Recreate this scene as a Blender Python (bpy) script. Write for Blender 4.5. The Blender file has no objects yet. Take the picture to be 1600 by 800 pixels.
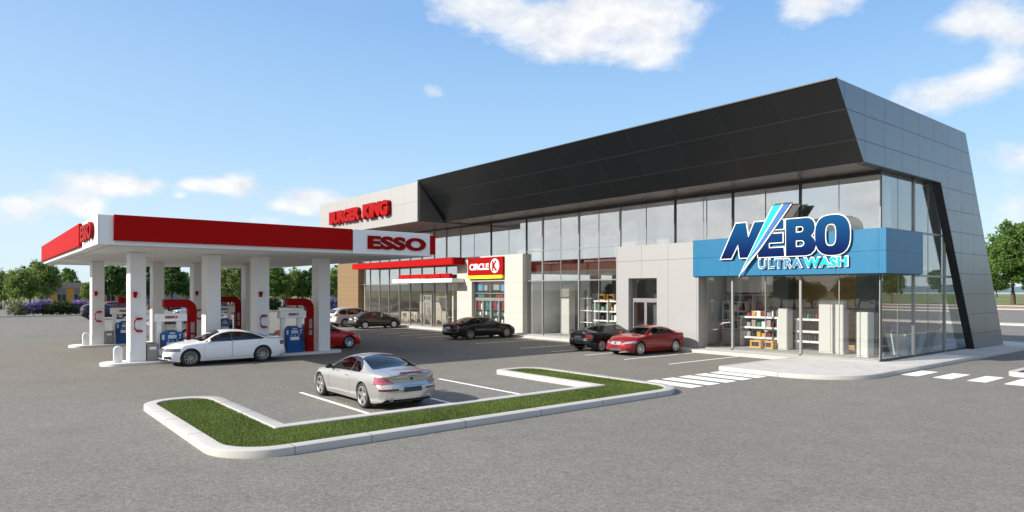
import bpy, bmesh, math, random
from mathutils import Vector, Matrix
random.seed(7)
scene = bpy.context.scene
COL = scene.collection
R = math.radians

# ------------------------------------------------------------------ tagging
def tag(o, label=None, cat=None, group=None, kind=None):
    if label: o['label'] = label
    if cat: o['category'] = cat
    if group: o['group'] = group
    if kind: o['kind'] = kind
    return o

def thing(name, label, cat, loc=(0, 0, 0), group=None, rz=0.0):
    o = bpy.data.objects.new(name, None)
    o.empty_display_size = .2
    COL.objects.link(o)
    o.location = loc
    o.rotation_euler.z = rz
    return tag(o, label, cat, group)

def origin(o):
    v = Vector((0, 0, 0))
    while o is not None:
        v += Vector(o.location)
        o = o.parent
    return v

def kids(o):
    return [c for c in COL.objects if c.parent == o]

def copy_tree(o, swap=None, parent=None):
    c = o.copy(); COL.objects.link(c)
    if parent: c.parent = parent
    if swap and c.type == 'MESH':
        for s in c.material_slots:
            if s.material in swap:
                m = swap[s.material]
                s.link = 'OBJECT'; s.material = m
    for k in list(o.children):
        copy_tree(k, swap, c)
    return c

def place(o, x, y, rz, z=0):
    o.location = (x, y, z); o.rotation_euler.z = rz
    return o

# ------------------------------------------------------------------ mesh builder
class MB:
    def __init__(s):
        s.v = []; s.f = []; s.m = []; s.mi = 0
    def poly(s, pts):
        n = len(s.v); s.v += [tuple(p) for p in pts]
        s.f.append(tuple(range(n, n + len(pts)))); s.m.append(s.mi); return s
    def add(s, vs, fs):
        n = len(s.v); s.v += [tuple(p) for p in vs]
        for f in fs: s.f.append(tuple(n + i for i in f)); s.m.append(s.mi)
        return s
    def box(s, x0, x1, y0, y1, z0, z1):
        return s.add([(x0,y0,z0),(x1,y0,z0),(x1,y1,z0),(x0,y1,z0),(x0,y0,z1),(x1,y0,z1),(x1,y1,z1),(x0,y1,z1)],
                     [(3,2,1,0),(4,5,6,7),(0,1,5,4),(1,2,6,5),(2,3,7,6),(3,0,4,7)])
    def cbox(s, c, d, rot=None):
        hx, hy, hz = d[0]/2, d[1]/2, d[2]/2
        vs = [Vector(p) for p in ((-hx,-hy,-hz),(hx,-hy,-hz),(hx,hy,-hz),(-hx,hy,-hz),(-hx,-hy,hz),(hx,-hy,hz),(hx,hy,hz),(-hx,hy,hz))]
        if rot is not None: vs = [rot @ v for v in vs]
        return s.add([v + Vector(c) for v in vs], [(3,2,1,0),(4,5,6,7),(0,1,5,4),(1,2,6,5),(2,3,7,6),(3,0,4,7)])
    def prism(s, poly, axis, a, b):
        """poly in the two other axes (in xyz order), extruded from a to b along axis"""
        def P(p, t):
            if axis == 'x': return (t, p[0], p[1])
            if axis == 'y': return (p[0], t, p[1])
            return (p[0], p[1], t)
        n = len(poly)
        vs = [P(p, a) for p in poly] + [P(p, b) for p in poly]
        fs = [tuple(range(n)), tuple(range(2*n-1, n-1, -1))]
        fs += [(i, i+n, (i+1) % n + n, (i+1) % n) for i in range(n)]
        return s.add(vs, fs)
    def tube(s, path, r, n=8, cap=True, r1=None):
        path = [Vector(p) for p in path]; rings = []
        for i, p in enumerate(path):
            d = (path[min(i+1, len(path)-1)] - path[max(i-1, 0)]).normalized()
            u = d.cross(Vector((0,0,1)));
            if u.length < 1e-3: u = d.cross(Vector((1,0,0)))
            u.normalize(); w = d.cross(u).normalized()
            rr = r if r1 is None else r + (r1 - r) * i / (len(path)-1)
            rings.append([p + (u*math.cos(2*math.pi*k/n) + w*math.sin(2*math.pi*k/n))*rr for k in range(n)])
        vs = [p for q in rings for p in q]; fs = []
        for i in range(len(rings)-1):
            for k in range(n):
                fs.append((i*n+k, i*n+(k+1) % n, (i+1)*n+(k+1) % n, (i+1)*n+k))
        if cap:
            fs.append(tuple(range(n-1, -1, -1))); fs.append(tuple((len(rings)-1)*n+k for k in range(n)))
        return s.add(vs, fs)
    def lathe(s, prof, c=(0,0,0), axis='z', n=24, closed=False):
        """prof: (radius, height)"""
        vs = []; m = len(prof)
        for k in range(n):
            a = 2*math.pi*k/n; ca, sa = math.cos(a), math.sin(a)
            for r, h in prof:
                if axis == 'z': p = (r*ca, r*sa, h)
                elif axis == 'y': p = (r*ca, h, r*sa)
                else: p = (h, r*ca, r*sa)
                vs.append((p[0]+c[0], p[1]+c[1], p[2]+c[2]))
        fs = []
        for k in range(n):
            k2 = (k+1) % n
            for i in range(m if closed else m-1):
                j = (i+1) % m
                fs.append((k*m+i, k2*m+i, k2*m+j, k*m+j))
        return s.add(vs, fs)
    def ell(s, c, r, n=12, m=8):
        vs = []; fs = []
        for j in range(m+1):
            t = math.pi*j/m
            for k in range(n):
                a = 2*math.pi*k/n
                vs.append((c[0]+r[0]*math.sin(t)*math.cos(a), c[1]+r[1]*math.sin(t)*math.sin(a), c[2]+r[2]*math.cos(t)))
        for j in range(m):
            for k in range(n):
                fs.append((j*n+k, (j+1)*n+k, (j+1)*n+(k+1) % n, j*n+(k+1) % n))
        return s.add(vs, fs)
    def build(s, name, mats, parent=None, smooth=None, bevel=None, seg=2, fix=True):
        me = bpy.data.meshes.new(name)
        off = origin(parent) if parent is not None else Vector((0,0,0))
        me.from_pydata([(p[0]-off.x, p[1]-off.y, p[2]-off.z) for p in s.v], [], s.f)
        if not isinstance(mats, (list, tuple)): mats = [mats]
        for m in mats: me.materials.append(m)
        me.polygons.foreach_set('material_index', s.m)
        if fix or bevel:
            bm = bmesh.new(); bm.from_mesh(me)
            if bevel:
                bmesh.ops.remove_doubles(bm, verts=bm.verts, dist=1e-5)
                es = [e for e in bm.edges if len(e.link_faces) == 2 and e.calc_face_angle(0) > R(30)]
                bmesh.ops.bevel(bm, geom=es, offset=bevel, segments=seg, affect='EDGES', profile=.5, clamp_overlap=True)
            bmesh.ops.recalc_face_normals(bm, faces=bm.faces)
            bm.to_mesh(me); bm.free()
        if smooth is not None:
            me.polygons.foreach_set('use_smooth', [True]*len(me.polygons))
            me.set_sharp_from_angle(angle=R(smooth))
        me.update()
        o = bpy.data.objects.new(name, me); COL.objects.link(o)
        if parent is not None: o.parent = parent
        return o

def round_poly(pts, rads, seg=8):
    out = []; n = len(pts)
    for i in range(n):
        p = Vector(pts[i]); a = Vector(pts[i-1]); b = Vector(pts[(i+1) % n]); r = rads[i] if isinstance(rads, (list, tuple)) else rads
        if r < 1e-4: out.append((p.x, p.y)); continue
        d1 = (a-p).normalized(); d2 = (b-p).normalized()
        ang = d1.angle(d2); t = r/math.tan(ang/2)
        c = p + (d1+d2).normalized()*(r/math.sin(ang/2))
        s0 = p + d1*t; s1 = p + d2*t
        a0 = math.atan2(s0.y-c.y, s0.x-c.x); a1 = math.atan2(s1.y-c.y, s1.x-c.x)
        da = (a1-a0+math.pi) % (2*math.pi) - math.pi
        for k in range(seg+1):
            t_ = a0 + da*k/seg
            out.append((c.x+r*math.cos(t_), c.y+r*math.sin(t_)))
    return out

def densify(pts, step, closed=True):
    out = []; n = len(pts)
    for i in range(n if closed else n-1):
        a = Vector(pts[i]); b = Vector(pts[(i+1) % n]); k = max(1, int((b-a).length/step))
        for j in range(k): q = a + (b-a)*(j/k); out.append((q.x, q.y))
    if not closed: out.append(tuple(pts[-1]))
    return out

def offset_loop(pts, d, closed=True):
    """positive d moves to the left of the walking direction"""
    n = len(pts); out = []
    for i in range(n):
        p = Vector(pts[i])
        a = Vector(pts[i-1]) if (closed or i > 0) else None
        b = Vector(pts[(i+1) % n]) if (closed or i < n-1) else None
        ns = []
        if a is not None and (p-a).length > 1e-6: e = (p-a).normalized(); ns.append(Vector((-e.y, e.x)))
        if b is not None and (b-p).length > 1e-6: e = (b-p).normalized(); ns.append(Vector((-e.y, e.x)))
        m = sum(ns, Vector((0,0))).normalized()
        k = max(.35, m.dot(ns[0]))
        q = p + m*(d/k); out.append((q.x, q.y))
    return out

def kerb_ring(name, path, w, h, mat, parent=None, closed=True, z0=0.0, bev=.018):
    """kerb following path (outer face on the path, stone to the left of the walk)"""
    prof = [(0, z0-.05), (0, h-bev), (bev*.35, h-bev*.35), (bev, h), (w-bev*.6, h), (w, h-bev*.6), (w, z0-.05)]
    loops = [offset_loop(path, d, closed) for d, _ in prof]
    n = len(path); vs = []; fs = []
    for (d, z), L in zip(prof, loops): vs += [(x, y, z) for x, y in L]
    for k in range(len(prof)-1):
        for i in range(n if closed else n-1):
            j = (i+1) % n
            fs.append((k*n+i, k*n+j, (k+1)*n+j, (k+1)*n+i))
    b = MB(); b.add(vs, fs)
    if not closed:
        b.poly([vs[k*n] for k in range(len(prof))]); b.poly([vs[k*n+n-1] for k in range(len(prof))][::-1])
    return b.build(name, mat, parent, smooth=40)

def curve_mesh(splines, extrude=0.02, offset=0.0, bevel=0.0):
    cu = bpy.data.curves.new('tmp', 'CURVE'); cu.dimensions = '2D'; cu.fill_mode = 'BOTH'
    cu.extrude = extrude; cu.offset = offset; cu.bevel_depth = bevel; cu.bevel_resolution = 1
    for L in splines:
        sp = cu.splines.new('POLY'); sp.points.add(len(L)-1)
        for p, q in zip(sp.points, L): p.co = (q[0], q[1], 0, 1)
        sp.use_cyclic_u = True
    return bake_curve(cu)

def bake_curve(cu):
    o = bpy.data.objects.new('tmp', cu); COL.objects.link(o)
    bpy.context.view_layer.update()
    dg = bpy.context.evaluated_depsgraph_get()
    me = bpy.data.meshes.new_from_object(o.evaluated_get(dg), depsgraph=dg)
    bpy.data.objects.remove(o); bpy.data.curves.remove(cu)
    return me

def text_mesh(s, offset=0.0, extrude=.02, bevel=0.0, space=1.0, shear=0.0):
    cu = bpy.data.curves.new('tmp', 'FONT'); cu.body = s; cu.size = 1.0
    cu.offset = offset; cu.extrude = extrude; cu.bevel_depth = bevel; cu.bevel_resolution = 1; cu.space_character = space; cu.shear = shear
    cu.resolution_u = 6
    return bake_curve(cu)

AX = {'-y': Matrix(((1,0,0),(0,0,-1),(0,1,0))), '+x': Matrix(((0,0,1),(1,0,0),(0,1,0)))}
def put_flat(me, name, face, fit, mat, parent=None, depth=0.0):
    """me lies in its local xy; fit=(u0,u1,z0,z1,plane) or None to keep coordinates; face '-y' or '+x'"""
    vs = [v.co.copy() for v in me.vertices]
    if len(fit) == 5:
        u0, u1, z0, z1, pl = fit
        xs = [v.x for v in vs]; ys = [v.y for v in vs]
        sx = (u1-u0)/(max(xs)-min(xs)); sy = (z1-z0)/(max(ys)-min(ys)); mx, my = min(xs), min(ys)
        vs = [Vector((u0+(v.x-mx)*sx, z0+(v.y-my)*sy, v.z)) for v in vs]
    else: pl = fit[0]
    off = origin(parent) if parent is not None else Vector((0,0,0))
    M = AX[face]
    for v, q in zip(me.vertices, vs):
        w = M @ q
        if face == '-y': w.y += pl
        else: w.x += pl
        v.co = w - off
    me.name = name
    me.materials.clear(); me.materials.append(mat)
    me.polygons.foreach_set('material_index', [0]*len(me.polygons))
    me.update()
    o = bpy.data.objects.new(name, me); COL.objects.link(o)
    if parent is not None: o.parent = parent
    return o

# ------------------------------------------------------------------ materials
class NT:
    def __init__(s, tree): s.t = tree; s.n = tree.nodes; s.l = tree.links
    def node(s, ty, **kw):
        n = s.n.new(ty)
        for k, v in kw.items(): setattr(n, k, v)
        return n
    def link(s, a, b): s.l.new(a, b)
    def setin(s, sock, v):
        if isinstance(v, bpy.types.NodeSocket): s.l.new(v, sock)
        else: sock.default_value = v
    def math(s, op, a, b=None, c=None, clamp=False):
        n = s.n.new('ShaderNodeMath'); n.operation = op; n.use_clamp = clamp
        s.setin(n.inputs[0], a)
        if b is not None: s.setin(n.inputs[1], b)
        if c is not None: s.setin(n.inputs[2], c)
        return n.outputs[0]
    def vmath(s, op, a, b=None):
        n = s.n.new('ShaderNodeVectorMath'); n.operation = op
        s.setin(n.inputs[0], a)
        if b is not None: s.setin(n.inputs[1], b)
        return n.outputs['Value'] if op in ('LENGTH', 'DOT_PRODUCT', 'DISTANCE') else n.outputs[0]
    def noise(s, vec, scale, detail=4, rough=.55, dist=0):
        n = s.n.new('ShaderNodeTexNoise'); n.inputs['Scale'].default_value = scale
        n.inputs['Detail'].default_value = detail; n.inputs['Roughness'].default_value = rough; n.inputs['Distortion'].default_value = dist
        if vec is not None: s.l.new(vec, n.inputs['Vector'])
        return n.outputs['Fac']
    def ramp(s, fac, stops):
        n = s.n.new('ShaderNodeValToRGB'); s.l.new(fac, n.inputs[0])
        while len(n.color_ramp.elements) < len(stops): n.color_ramp.elements.new(.5)
        for e, (p, c) in zip(n.color_ramp.elements, stops):
            e.position = p; e.color = (c[0], c[1], c[2], 1) if isinstance(c, (tuple, list)) else (c, c, c, 1)
        return n.outputs[0]
    def mix(s, fac, a, b, blend='MIX'):
        n = s.n.new('ShaderNodeMix'); n.data_type = 'RGBA'; n.blend_type = blend
        s.setin(n.inputs[0], fac)
        for i, v in ((6, a), (7, b)):
            if isinstance(v, (tuple, list)): v = (v[0], v[1], v[2], 1)
            s.setin(n.inputs[i], v)
        return n.outputs[2]

def rgb(c): return (c[0], c[1], c[2], 1)

def new_mat(name):
    m = bpy.data.materials.new(name); m.use_nodes = True
    nt = NT(m.node_tree); bs = m.node_tree.nodes['Principled BSDF']
    return m, nt, bs

def mat(name, col, rough=.5, metal=0, coat=0, spec=.5, vary=.08, vscale=3.0, bump=0, bscale=40):
    m, nt, bs = new_mat(name)
    geo = nt.node('ShaderNodeNewGeometry')
    f = nt.noise(geo.outputs['Position'], vscale, 5)
    a = tuple(c*(1-vary) for c in col); b = tuple(min(1, c*(1+vary)) for c in col)
    nt.link(nt.mix(f, a, b), bs.inputs['Base Color'])
    nt.link(nt.math('MULTIPLY_ADD', nt.noise(geo.outputs['Position'], vscale*2.3, 4), rough*.3, rough*.85), bs.inputs['Roughness'])
    bs.inputs['Metallic'].default_value = metal
    bs.inputs['Specular IOR Level'].default_value = spec
    if coat: bs.inputs['Coat Weight'].default_value = coat; bs.inputs['Coat Roughness'].default_value = .03
    if bump:
        bn = nt.node('ShaderNodeBump'); bn.inputs['Strength'].default_value = bump; bn.inputs['Distance'].default_value = .01
        nt.link(nt.noise(geo.outputs['Position'], bscale, 4), bn.inputs['Height']); nt.link(bn.outputs[0], bs.inputs['Normal'])
    return m

def panel_mat(name, col, grid, rough=.4, metal=0, width=.018, joint=.35, vary=.04, spec=.5, tint=None):
    """cladding with open joints; grid = list of (axis, origin, period)"""
    m, nt, bs = new_mat(name)
    geo = nt.node('ShaderNodeNewGeometry'); sep = nt.node('ShaderNodeSeparateXYZ'); nt.link(geo.outputs['Position'], sep.inputs[0])
    line = None; ids = []
    for ax, o, p in grid:
        c = sep.outputs['XYZ'.index(ax)]
        q = nt.math('DIVIDE', nt.math('SUBTRACT', c, o), p)
        fr = nt.math('ABSOLUTE', nt.math('SUBTRACT', q, nt.math('ROUND', q)))
        l = nt.math('LESS_THAN', fr, width/2/p)
        ids.append(nt.math('FLOOR', q))
        line = l if line is None else nt.math('MAXIMUM', line, l)
    cx = nt.node('ShaderNodeCombineXYZ')
    for i, v in enumerate(ids[:3]): nt.link(v, cx.inputs[i])
    wn = nt.node('ShaderNodeTexWhiteNoise'); nt.link(cx.outputs[0], wn.inputs['Vector'])
    f = nt.math('MULTIPLY_ADD', nt.noise(geo.outputs['Position'], 1.3, 5), .6, nt.math('MULTIPLY', wn.outputs['Value'], .4))
    base = nt.mix(f, tuple(c*(1-vary) for c in col), tuple(min(1, c*(1+vary)) for c in col))
    jc = tint if tint else tuple(c*joint for c in col)
    nt.link(nt.mix(line, base, jc), bs.inputs['Base Color'])
    bs.inputs['Metallic'].default_value = metal; bs.inputs['Specular IOR Level'].default_value = spec
    nt.link(nt.math('MULTIPLY_ADD', nt.noise(geo.outputs['Position'], 2.1, 5), rough*.35, rough*.82), bs.inputs['Roughness'])
    bn = nt.node('ShaderNodeBump'); bn.inputs['Strength'].default_value = .6; bn.inputs['Distance'].default_value = .01
    nt.link(nt.math('SUBTRACT', 1, line), bn.inputs['Height']); nt.link(bn.outputs[0], bs.inputs['Normal'])
    return m

def glass_mat(name, tint=(.9,.93,.93), base=.06, edge=.9, rough=.0, gcol=(1,1,1), power=5):
    m = bpy.data.materials.new(name); m.use_nodes = True; nt = NT(m.node_tree)
    for n in list(m.node_tree.nodes): m.node_tree.nodes.remove(n)
    out = nt.node('ShaderNodeOutputMaterial'); tr = nt.node('ShaderNodeBsdfTransparent'); gl = nt.node('ShaderNodeBsdfGlossy')
    tr.inputs[0].default_value = rgb(tint); gl.inputs[0].default_value = rgb(gcol); gl.inputs['Roughness'].default_value = rough
    lw = nt.node('ShaderNodeLayerWeight'); lw.inputs[0].default_value = .5
    f = nt.math('POWER', lw.outputs['Facing'], power)
    f = nt.math('MULTIPLY_ADD', f, edge-base, base, clamp=True)
    mx = nt.node('ShaderNodeMixShader'); nt.link(f, mx.inputs[0]); nt.link(tr.outputs[0], mx.inputs[1]); nt.link(gl.outputs[0], mx.inputs[2])
    nt.link(mx.outputs[0], out.inputs[0])
    return m

def paint_mat(name, col, metal=0.0, rough=.28, flake=0):
    m, nt, bs = new_mat(name)
    tc = nt.node('ShaderNodeTexCoord')
    f = nt.noise(tc.outputs['Object'], 2.5, 3)
    nt.link(nt.mix(f, tuple(c*.96 for c in col), tuple(min(1, c*1.04) for c in col)), bs.inputs['Base Color'])
    bs.inputs['Metallic'].default_value = metal; bs.inputs['Roughness'].default_value = rough
    bs.inputs['Specular IOR Level'].default_value = .12
    bs.inputs['Coat Weight'].default_value = .85; bs.inputs['Coat Roughness'].default_value = .015
    return m
# ------------------------------------------------------------------ material library
M = {}
def asphalt():
    m, nt, bs = new_mat('asphalt')
    g = nt.node('ShaderNodeNewGeometry'); P = g.outputs['Position']
    big = nt.noise(P, .12, 5, .6); mid = nt.noise(P, 1.1, 5, .6)
    vo = nt.node('ShaderNodeTexVoronoi'); vo.inputs['Scale'].default_value = 55; nt.link(P, vo.inputs['Vector'])
    vo2 = nt.node('ShaderNodeTexVoronoi'); vo2.inputs['Scale'].default_value = 22; nt.link(P, vo2.inputs['Vector'])
    sp = nt.node('ShaderNodeSeparateColor'); nt.link(vo.outputs['Color'], sp.inputs[0])
    sp2 = nt.node('ShaderNodeSeparateColor'); nt.link(vo2.outputs['Color'], sp2.inputs[0])
    grain = nt.math('MULTIPLY_ADD', sp.outputs[0], .5, nt.math('MULTIPLY', sp2.outputs[0], .5))
    tone = nt.math('MULTIPLY_ADD', grain, .75, nt.math('MULTIPLY_ADD', big, .34, nt.math('MULTIPLY_ADD', mid, .3, -.2)))
    c = nt.ramp(tone, [(.05, (.10,.095,.083)), (.45, (.162,.153,.134)), (.8, (.222,.21,.182)), (1, (.32,.305,.262))])
    # worn oil stains and darker patches
    st = nt.noise(P, .33, 3, .5, .4)
    c = nt.mix(nt.math('MULTIPLY', nt.ramp(st, [(.60, 0.0), (.72, 1.0)]), .16), c, (.075,.073,.07))
    nt.link(c, bs.inputs['Base Color']); bs.inputs['Roughness'].default_value = .9; bs.inputs['Specular IOR Level'].default_value = .25
    bn = nt.node('ShaderNodeBump'); bn.inputs['Strength'].default_value = .45; bn.inputs['Distance'].default_value = .008
    nt.link(vo.outputs['Distance'], bn.inputs['Height']); nt.link(bn.outputs[0], bs.inputs['Normal'])
    return m
M['asphalt'] = asphalt()

def concrete(name, col, speck=.5, scale=1.0):
    m, nt, bs = new_mat(name)
    g = nt.node('ShaderNodeNewGeometry'); P = g.outputs['Position']
    a = nt.noise(P, 1.5*scale, 6, .65); b = nt.noise(P, 45*scale, 3, .7); d = nt.noise(P, 9*scale, 6, .7)
    t = nt.math('MULTIPLY_ADD', a, .4, nt.math('MULTIPLY_ADD', b, .25, nt.math('MULTIPLY', d, .35)))
    c = nt.ramp(t, [(.3, tuple(x*(1-.3*speck) for x in col)), (.5, col), (.7, tuple(min(1, x*(1+.16*speck)) for x in col))])
    # pits and dirt
    c = nt.mix(nt.ramp(nt.noise(P, 14*scale, 5, .75), [(.66, 0.0), (.74, .45)]), c, tuple(x*.45 for x in col))
    nt.link(c, bs.inputs['Base Color']); bs.inputs['Roughness'].default_value = .85; bs.inputs['Specular IOR Level'].default_value = .3
    bn = nt.node('ShaderNodeBump'); bn.inputs['Strength'].default_value = .35; bn.inputs['Distance'].default_value = .01
    nt.link(d, bn.inputs['Height']); nt.link(bn.outputs[0], bs.inputs['Normal'])
    return m
M['kerb'] = concrete('kerb concrete', (.43,.41,.385))
M['isl'] = concrete('island concrete', (.62,.61,.60), .3)
M['joint'] = mat('mortar joint', (.06,.057,.052), .9)
M['slab'] = concrete('floor screed', (.40,.395,.385), .3)

def paving():
    m, nt, bs = new_mat('paving')
    g = nt.node('ShaderNodeNewGeometry'); P = g.outputs['Position']
    br = nt.node('ShaderNodeTexBrick'); nt.link(P, br.inputs['Vector'])
    br.inputs['Scale'].default_value = 1.0; br.inputs['Brick Width'].default_value = .42; br.inputs['Row Height'].default_value = .21
    br.inputs['Mortar Size'].default_value = .006; br.inputs['Bias'].default_value = 0
    br.inputs['Color1'].default_value = rgb((.50,.485,.46)); br.inputs['Color2'].default_value = rgb((.38,.37,.355)); br.inputs['Mortar'].default_value = rgb((.22,.215,.205))
    f = nt.noise(P, 6, 6, .7)
    nt.link(nt.mix(nt.math('MULTIPLY', f, .5), br.outputs['Color'], (.5,.48,.455)), bs.inputs['Base Color'])
    bs.inputs['Roughness'].default_value = .85
    bn = nt.node('ShaderNodeBump'); bn.inputs['Strength'].default_value = .3; bn.inputs['Distance'].default_value = .006; bn.invert = True
    nt.link(br.outputs['Fac'], bn.inputs['Height']); nt.link(bn.outputs[0], bs.inputs['Normal'])
    return m
M['paving'] = paving()

def road_paint():
    m, nt, bs = new_mat('road paint')
    g = nt.node('ShaderNodeNewGeometry'); P = g.outputs['Position']
    w = nt.ramp(nt.noise(P, 38, 5, .75), [(.60, 0.0), (.70, .55)])
    w2 = nt.math('MULTIPLY', w, nt.ramp(nt.noise(P, 1.6, 4), [(.35, .15), (.65, 1.0)]))
    nt.link(nt.mix(w2, (.80,.80,.78), (.2,.195,.185)), bs.inputs['Base Color']); bs.inputs['Roughness'].default_value = .7
    return m
M['paint'] = road_paint()

def leafy(name, dark, light, trans=.35):
    m, nt, bs = new_mat(name)
    at = nt.node('ShaderNodeAttribute'); at.attribute_name = 'tone'
    c = nt.ramp(at.outputs['Fac'], [(0, dark), (.55, tuple((a+b)/2 for a, b in zip(dark, light))), (1, light)])
    nt.link(c, bs.inputs['Base Color']); bs.inputs['Roughness'].default_value = .6; bs.inputs['Specular IOR Level'].default_value = .3
    tl = nt.node('ShaderNodeBsdfTranslucent'); nt.link(c, tl.inputs[0])
    mx = nt.node('ShaderNodeMixShader'); mx.inputs[0].default_value = trans
    out = m.node_tree.nodes['Material Output']
    nt.link(bs.outputs[0], mx.inputs[1]); nt.link(tl.outputs[0], mx.inputs[2]); nt.link(mx.outputs[0], out.inputs[0])
    return m
M['leaf_olive'] = leafy('olive leaves', (.09,.155,.036), (.25,.32,.09), .52)
M['leaf_green'] = leafy('green leaves', (.06,.13,.028), (.18,.29,.065), .52)
M['leaf_dark'] = leafy('dark leaves', (.036,.085,.022), (.11,.20,.046), .48)
M['leaf_plum'] = leafy('plum leaves', (.03,.018,.022), (.075,.05,.045))
M['leaf_bush'] = leafy('bush leaves', (.03,.055,.014), (.085,.12,.03))
M['leaf_pale'] = leafy('pale bush leaves', (.10,.12,.05), (.26,.27,.15))
M['petal'] = leafy('violet petals', (.13,.08,.33), (.33,.24,.62))
M['petal_orange'] = leafy('orange petals', (.5,.2,.03), (.7,.4,.08))
M['blade'] = leafy('grass blades', (.07,.115,.02), (.19,.25,.06), .4)
M['bark'] = mat('bark', (.085,.065,.048), .95, vary=.3, vscale=8, bump=.5, bscale=18)
M['soil'] = mat('soil', (.05,.04,.03), .95, vary=.35, vscale=9)
def meadow():
    m, nt, bs = new_mat('meadow')
    g = nt.node('ShaderNodeNewGeometry'); P = g.outputs['Position']
    f = nt.math('MULTIPLY_ADD', nt.noise(P, .05, 6, .65), .6, nt.math('MULTIPLY', nt.noise(P, 1.1, 6, .7), .4))
    nt.link(nt.ramp(f, [(.3, (.07,.095,.022)), (.5, (.125,.145,.035)), (.7, (.19,.185,.06))]), bs.inputs['Base Color'])
    bs.inputs['Roughness'].default_value = .95
    return m
M['meadow'] = meadow()
M['water'] = mat('lake water', (.12,.2,.26), .12, vary=.1, vscale=.05)

# building skins
M['black_panel'] = panel_mat('black cladding', (.0088,.0098,.0112), [('X', -11.83, 2.62), ('Z', 8.03, 1.05)], .34, 0, .016, .4, .25, .5, tint=(.021,.022,.024))
M['grey_panel'] = panel_mat('grey metal cladding', (.215,.225,.235), [('Y', 25.83, 1.787), ('Z', .95, 1.02)], .33, .75, .03, .3, .05)
M['dark_panel'] = panel_mat('dark return cladding', (.10,.10,.105), [('Z', 9.64, 40)], .4, .3, .02, .3)
M['pale_panel'] = panel_mat('pale fascia cladding', (.30,.297,.288), [('X', -59.54, 1.94), ('Z', 9.64, 40)], .5, 0, .02, .55, .03)
M['cream_panel'] = panel_mat('cream stone panels', (.43,.408,.37), [('X', -37.52, 60), ('Z', .62, 1.02)], .6, 0, .014, .75, .03)
M['white_panel'] = panel_mat('off white panels', (.305,.305,.303), [('X', -24.95, 1.86), ('Z', 4.86, 20)], .4, .1, .02, .5, .03)
M['blue_panel'] = panel_mat('blue band panels', (.006,.122,.245), [('X', -19.28, 1.79), ('Y', 31.45, 2.02), ('Z', 4.85, 20)], .38, .05, .016, .5, .03)
M['soffit'] = panel_mat('brushed soffit', (.24,.205,.175), [('X', -14.0, 3.55)], .35, .6, .02, .4, .08)
M['frame'] = mat('mullion metal', (.30,.30,.295), .4, .6, vary=.05)
M['frame_dark'] = mat('dark mullion metal', (.035,.036,.038), .4, .4, vary=.05)
M['roofing'] = mat('roof membrane', (.25,.25,.25), .9)
M['interior_white'] = mat('interior white', (.80,.79,.775), .6, vary=.03)
M['interior_grey'] = mat('interior grey', (.26,.26,.26), .6, vary=.06)
M['taupe'] = mat('taupe slab edge', (.36,.28,.24), .6, vary=.05)
M['glass_low'] = glass_mat('shop glass', (.92,.93,.925), .062, .88)
M['glass_up'] = glass_mat('upper glass', (.90,.91,.90), .44, .88, power=4)
M['glass_side'] = glass_mat('side glass', (.86,.89,.89), .085, .95, power=3.6)
M['glass_tint'] = glass_mat('bronze glass', (.42,.36,.26), .06, .8)

def wood(name, a, b, axis='Z', period=.2):
    m, nt, bs = new_mat(name)
    g = nt.node('ShaderNodeNewGeometry'); P = g.outputs['Position']
    mp = nt.node('ShaderNodeMapping'); mp.inputs['Scale'].default_value = (.6, .6, 9); nt.link(P, mp.inputs[0])
    f = nt.noise(mp.outputs[0], 2.2, 6, .6)
    sep = nt.node('ShaderNodeSeparateXYZ'); nt.link(P, sep.inputs[0])
    q = nt.math('DIVIDE', sep.outputs[axis], period)
    fr = nt.math('ABSOLUTE', nt.math('SUBTRACT', q, nt.math('ROUND', q)))
    wn = nt.node('ShaderNodeTexWhiteNoise'); wn.noise_dimensions = '1D'; nt.link(nt.math('ROUND', nt.math('ADD', q, .5)), wn.inputs['W'])
    t = nt.math('MULTIPLY_ADD', f, .7, nt.math('MULTIPLY', wn.outputs['Value'], .3))
    c = nt.mix(t, a, b)
    c = nt.mix(nt.math('LESS_THAN', fr, .03), c, tuple(x*.45 for x in a))
    nt.link(c, bs.inputs['Base Color']); bs.inputs['Roughness'].default_value = .55
    return m
M['wood'] = wood('honey timber boards', (.155,.095,.042), (.225,.148,.072))
M['wood_in'] = wood('interior timber', (.36,.22,.085), (.50,.33,.15), period=.28)

# signs and station
M['red'] = mat('signal red', (.27,.002,.003), .5, vary=.04, spec=.08)
M['red_fascia'] = mat('red fascia', (.35,.003,.003), .6, vary=.03, spec=.08)
M['white'] = mat('white enamel', (.78,.78,.78), .42, vary=.02)
M['white_sign'] = mat('white sign face', (.78,.78,.78), .35, vary=.02)
M['station_white'] = mat('station white paint', (.76,.76,.765), .45, vary=.03, vscale=1.5)
M['yellow'] = mat('sign yellow', (.85,.72,.02), .4, vary=.03)
M['grey_bin'] = mat('grey plastic', (.23,.23,.23), .5)
M['dark_plastic'] = mat('dark plastic', (.03,.03,.032), .45)
M['pump_blue'] = mat('pump blue', (.006,.075,.27), .4, vary=.05, spec=.3)
M['screen'] = mat('pale display', (.45,.52,.55), .25)
M['rubber'] = mat('black rubber', (.018,.018,.018), .6)
M['cyan'] = mat('sign cyan', (.0,.40,.56), .3, vary=.02)
M['midblue'] = mat('sign mid blue', (.03,.13,.38), .3, vary=.02)
M['outline_blue'] = mat('sign sky blue', (.05,.20,.36), .3, vary=.02)
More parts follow.
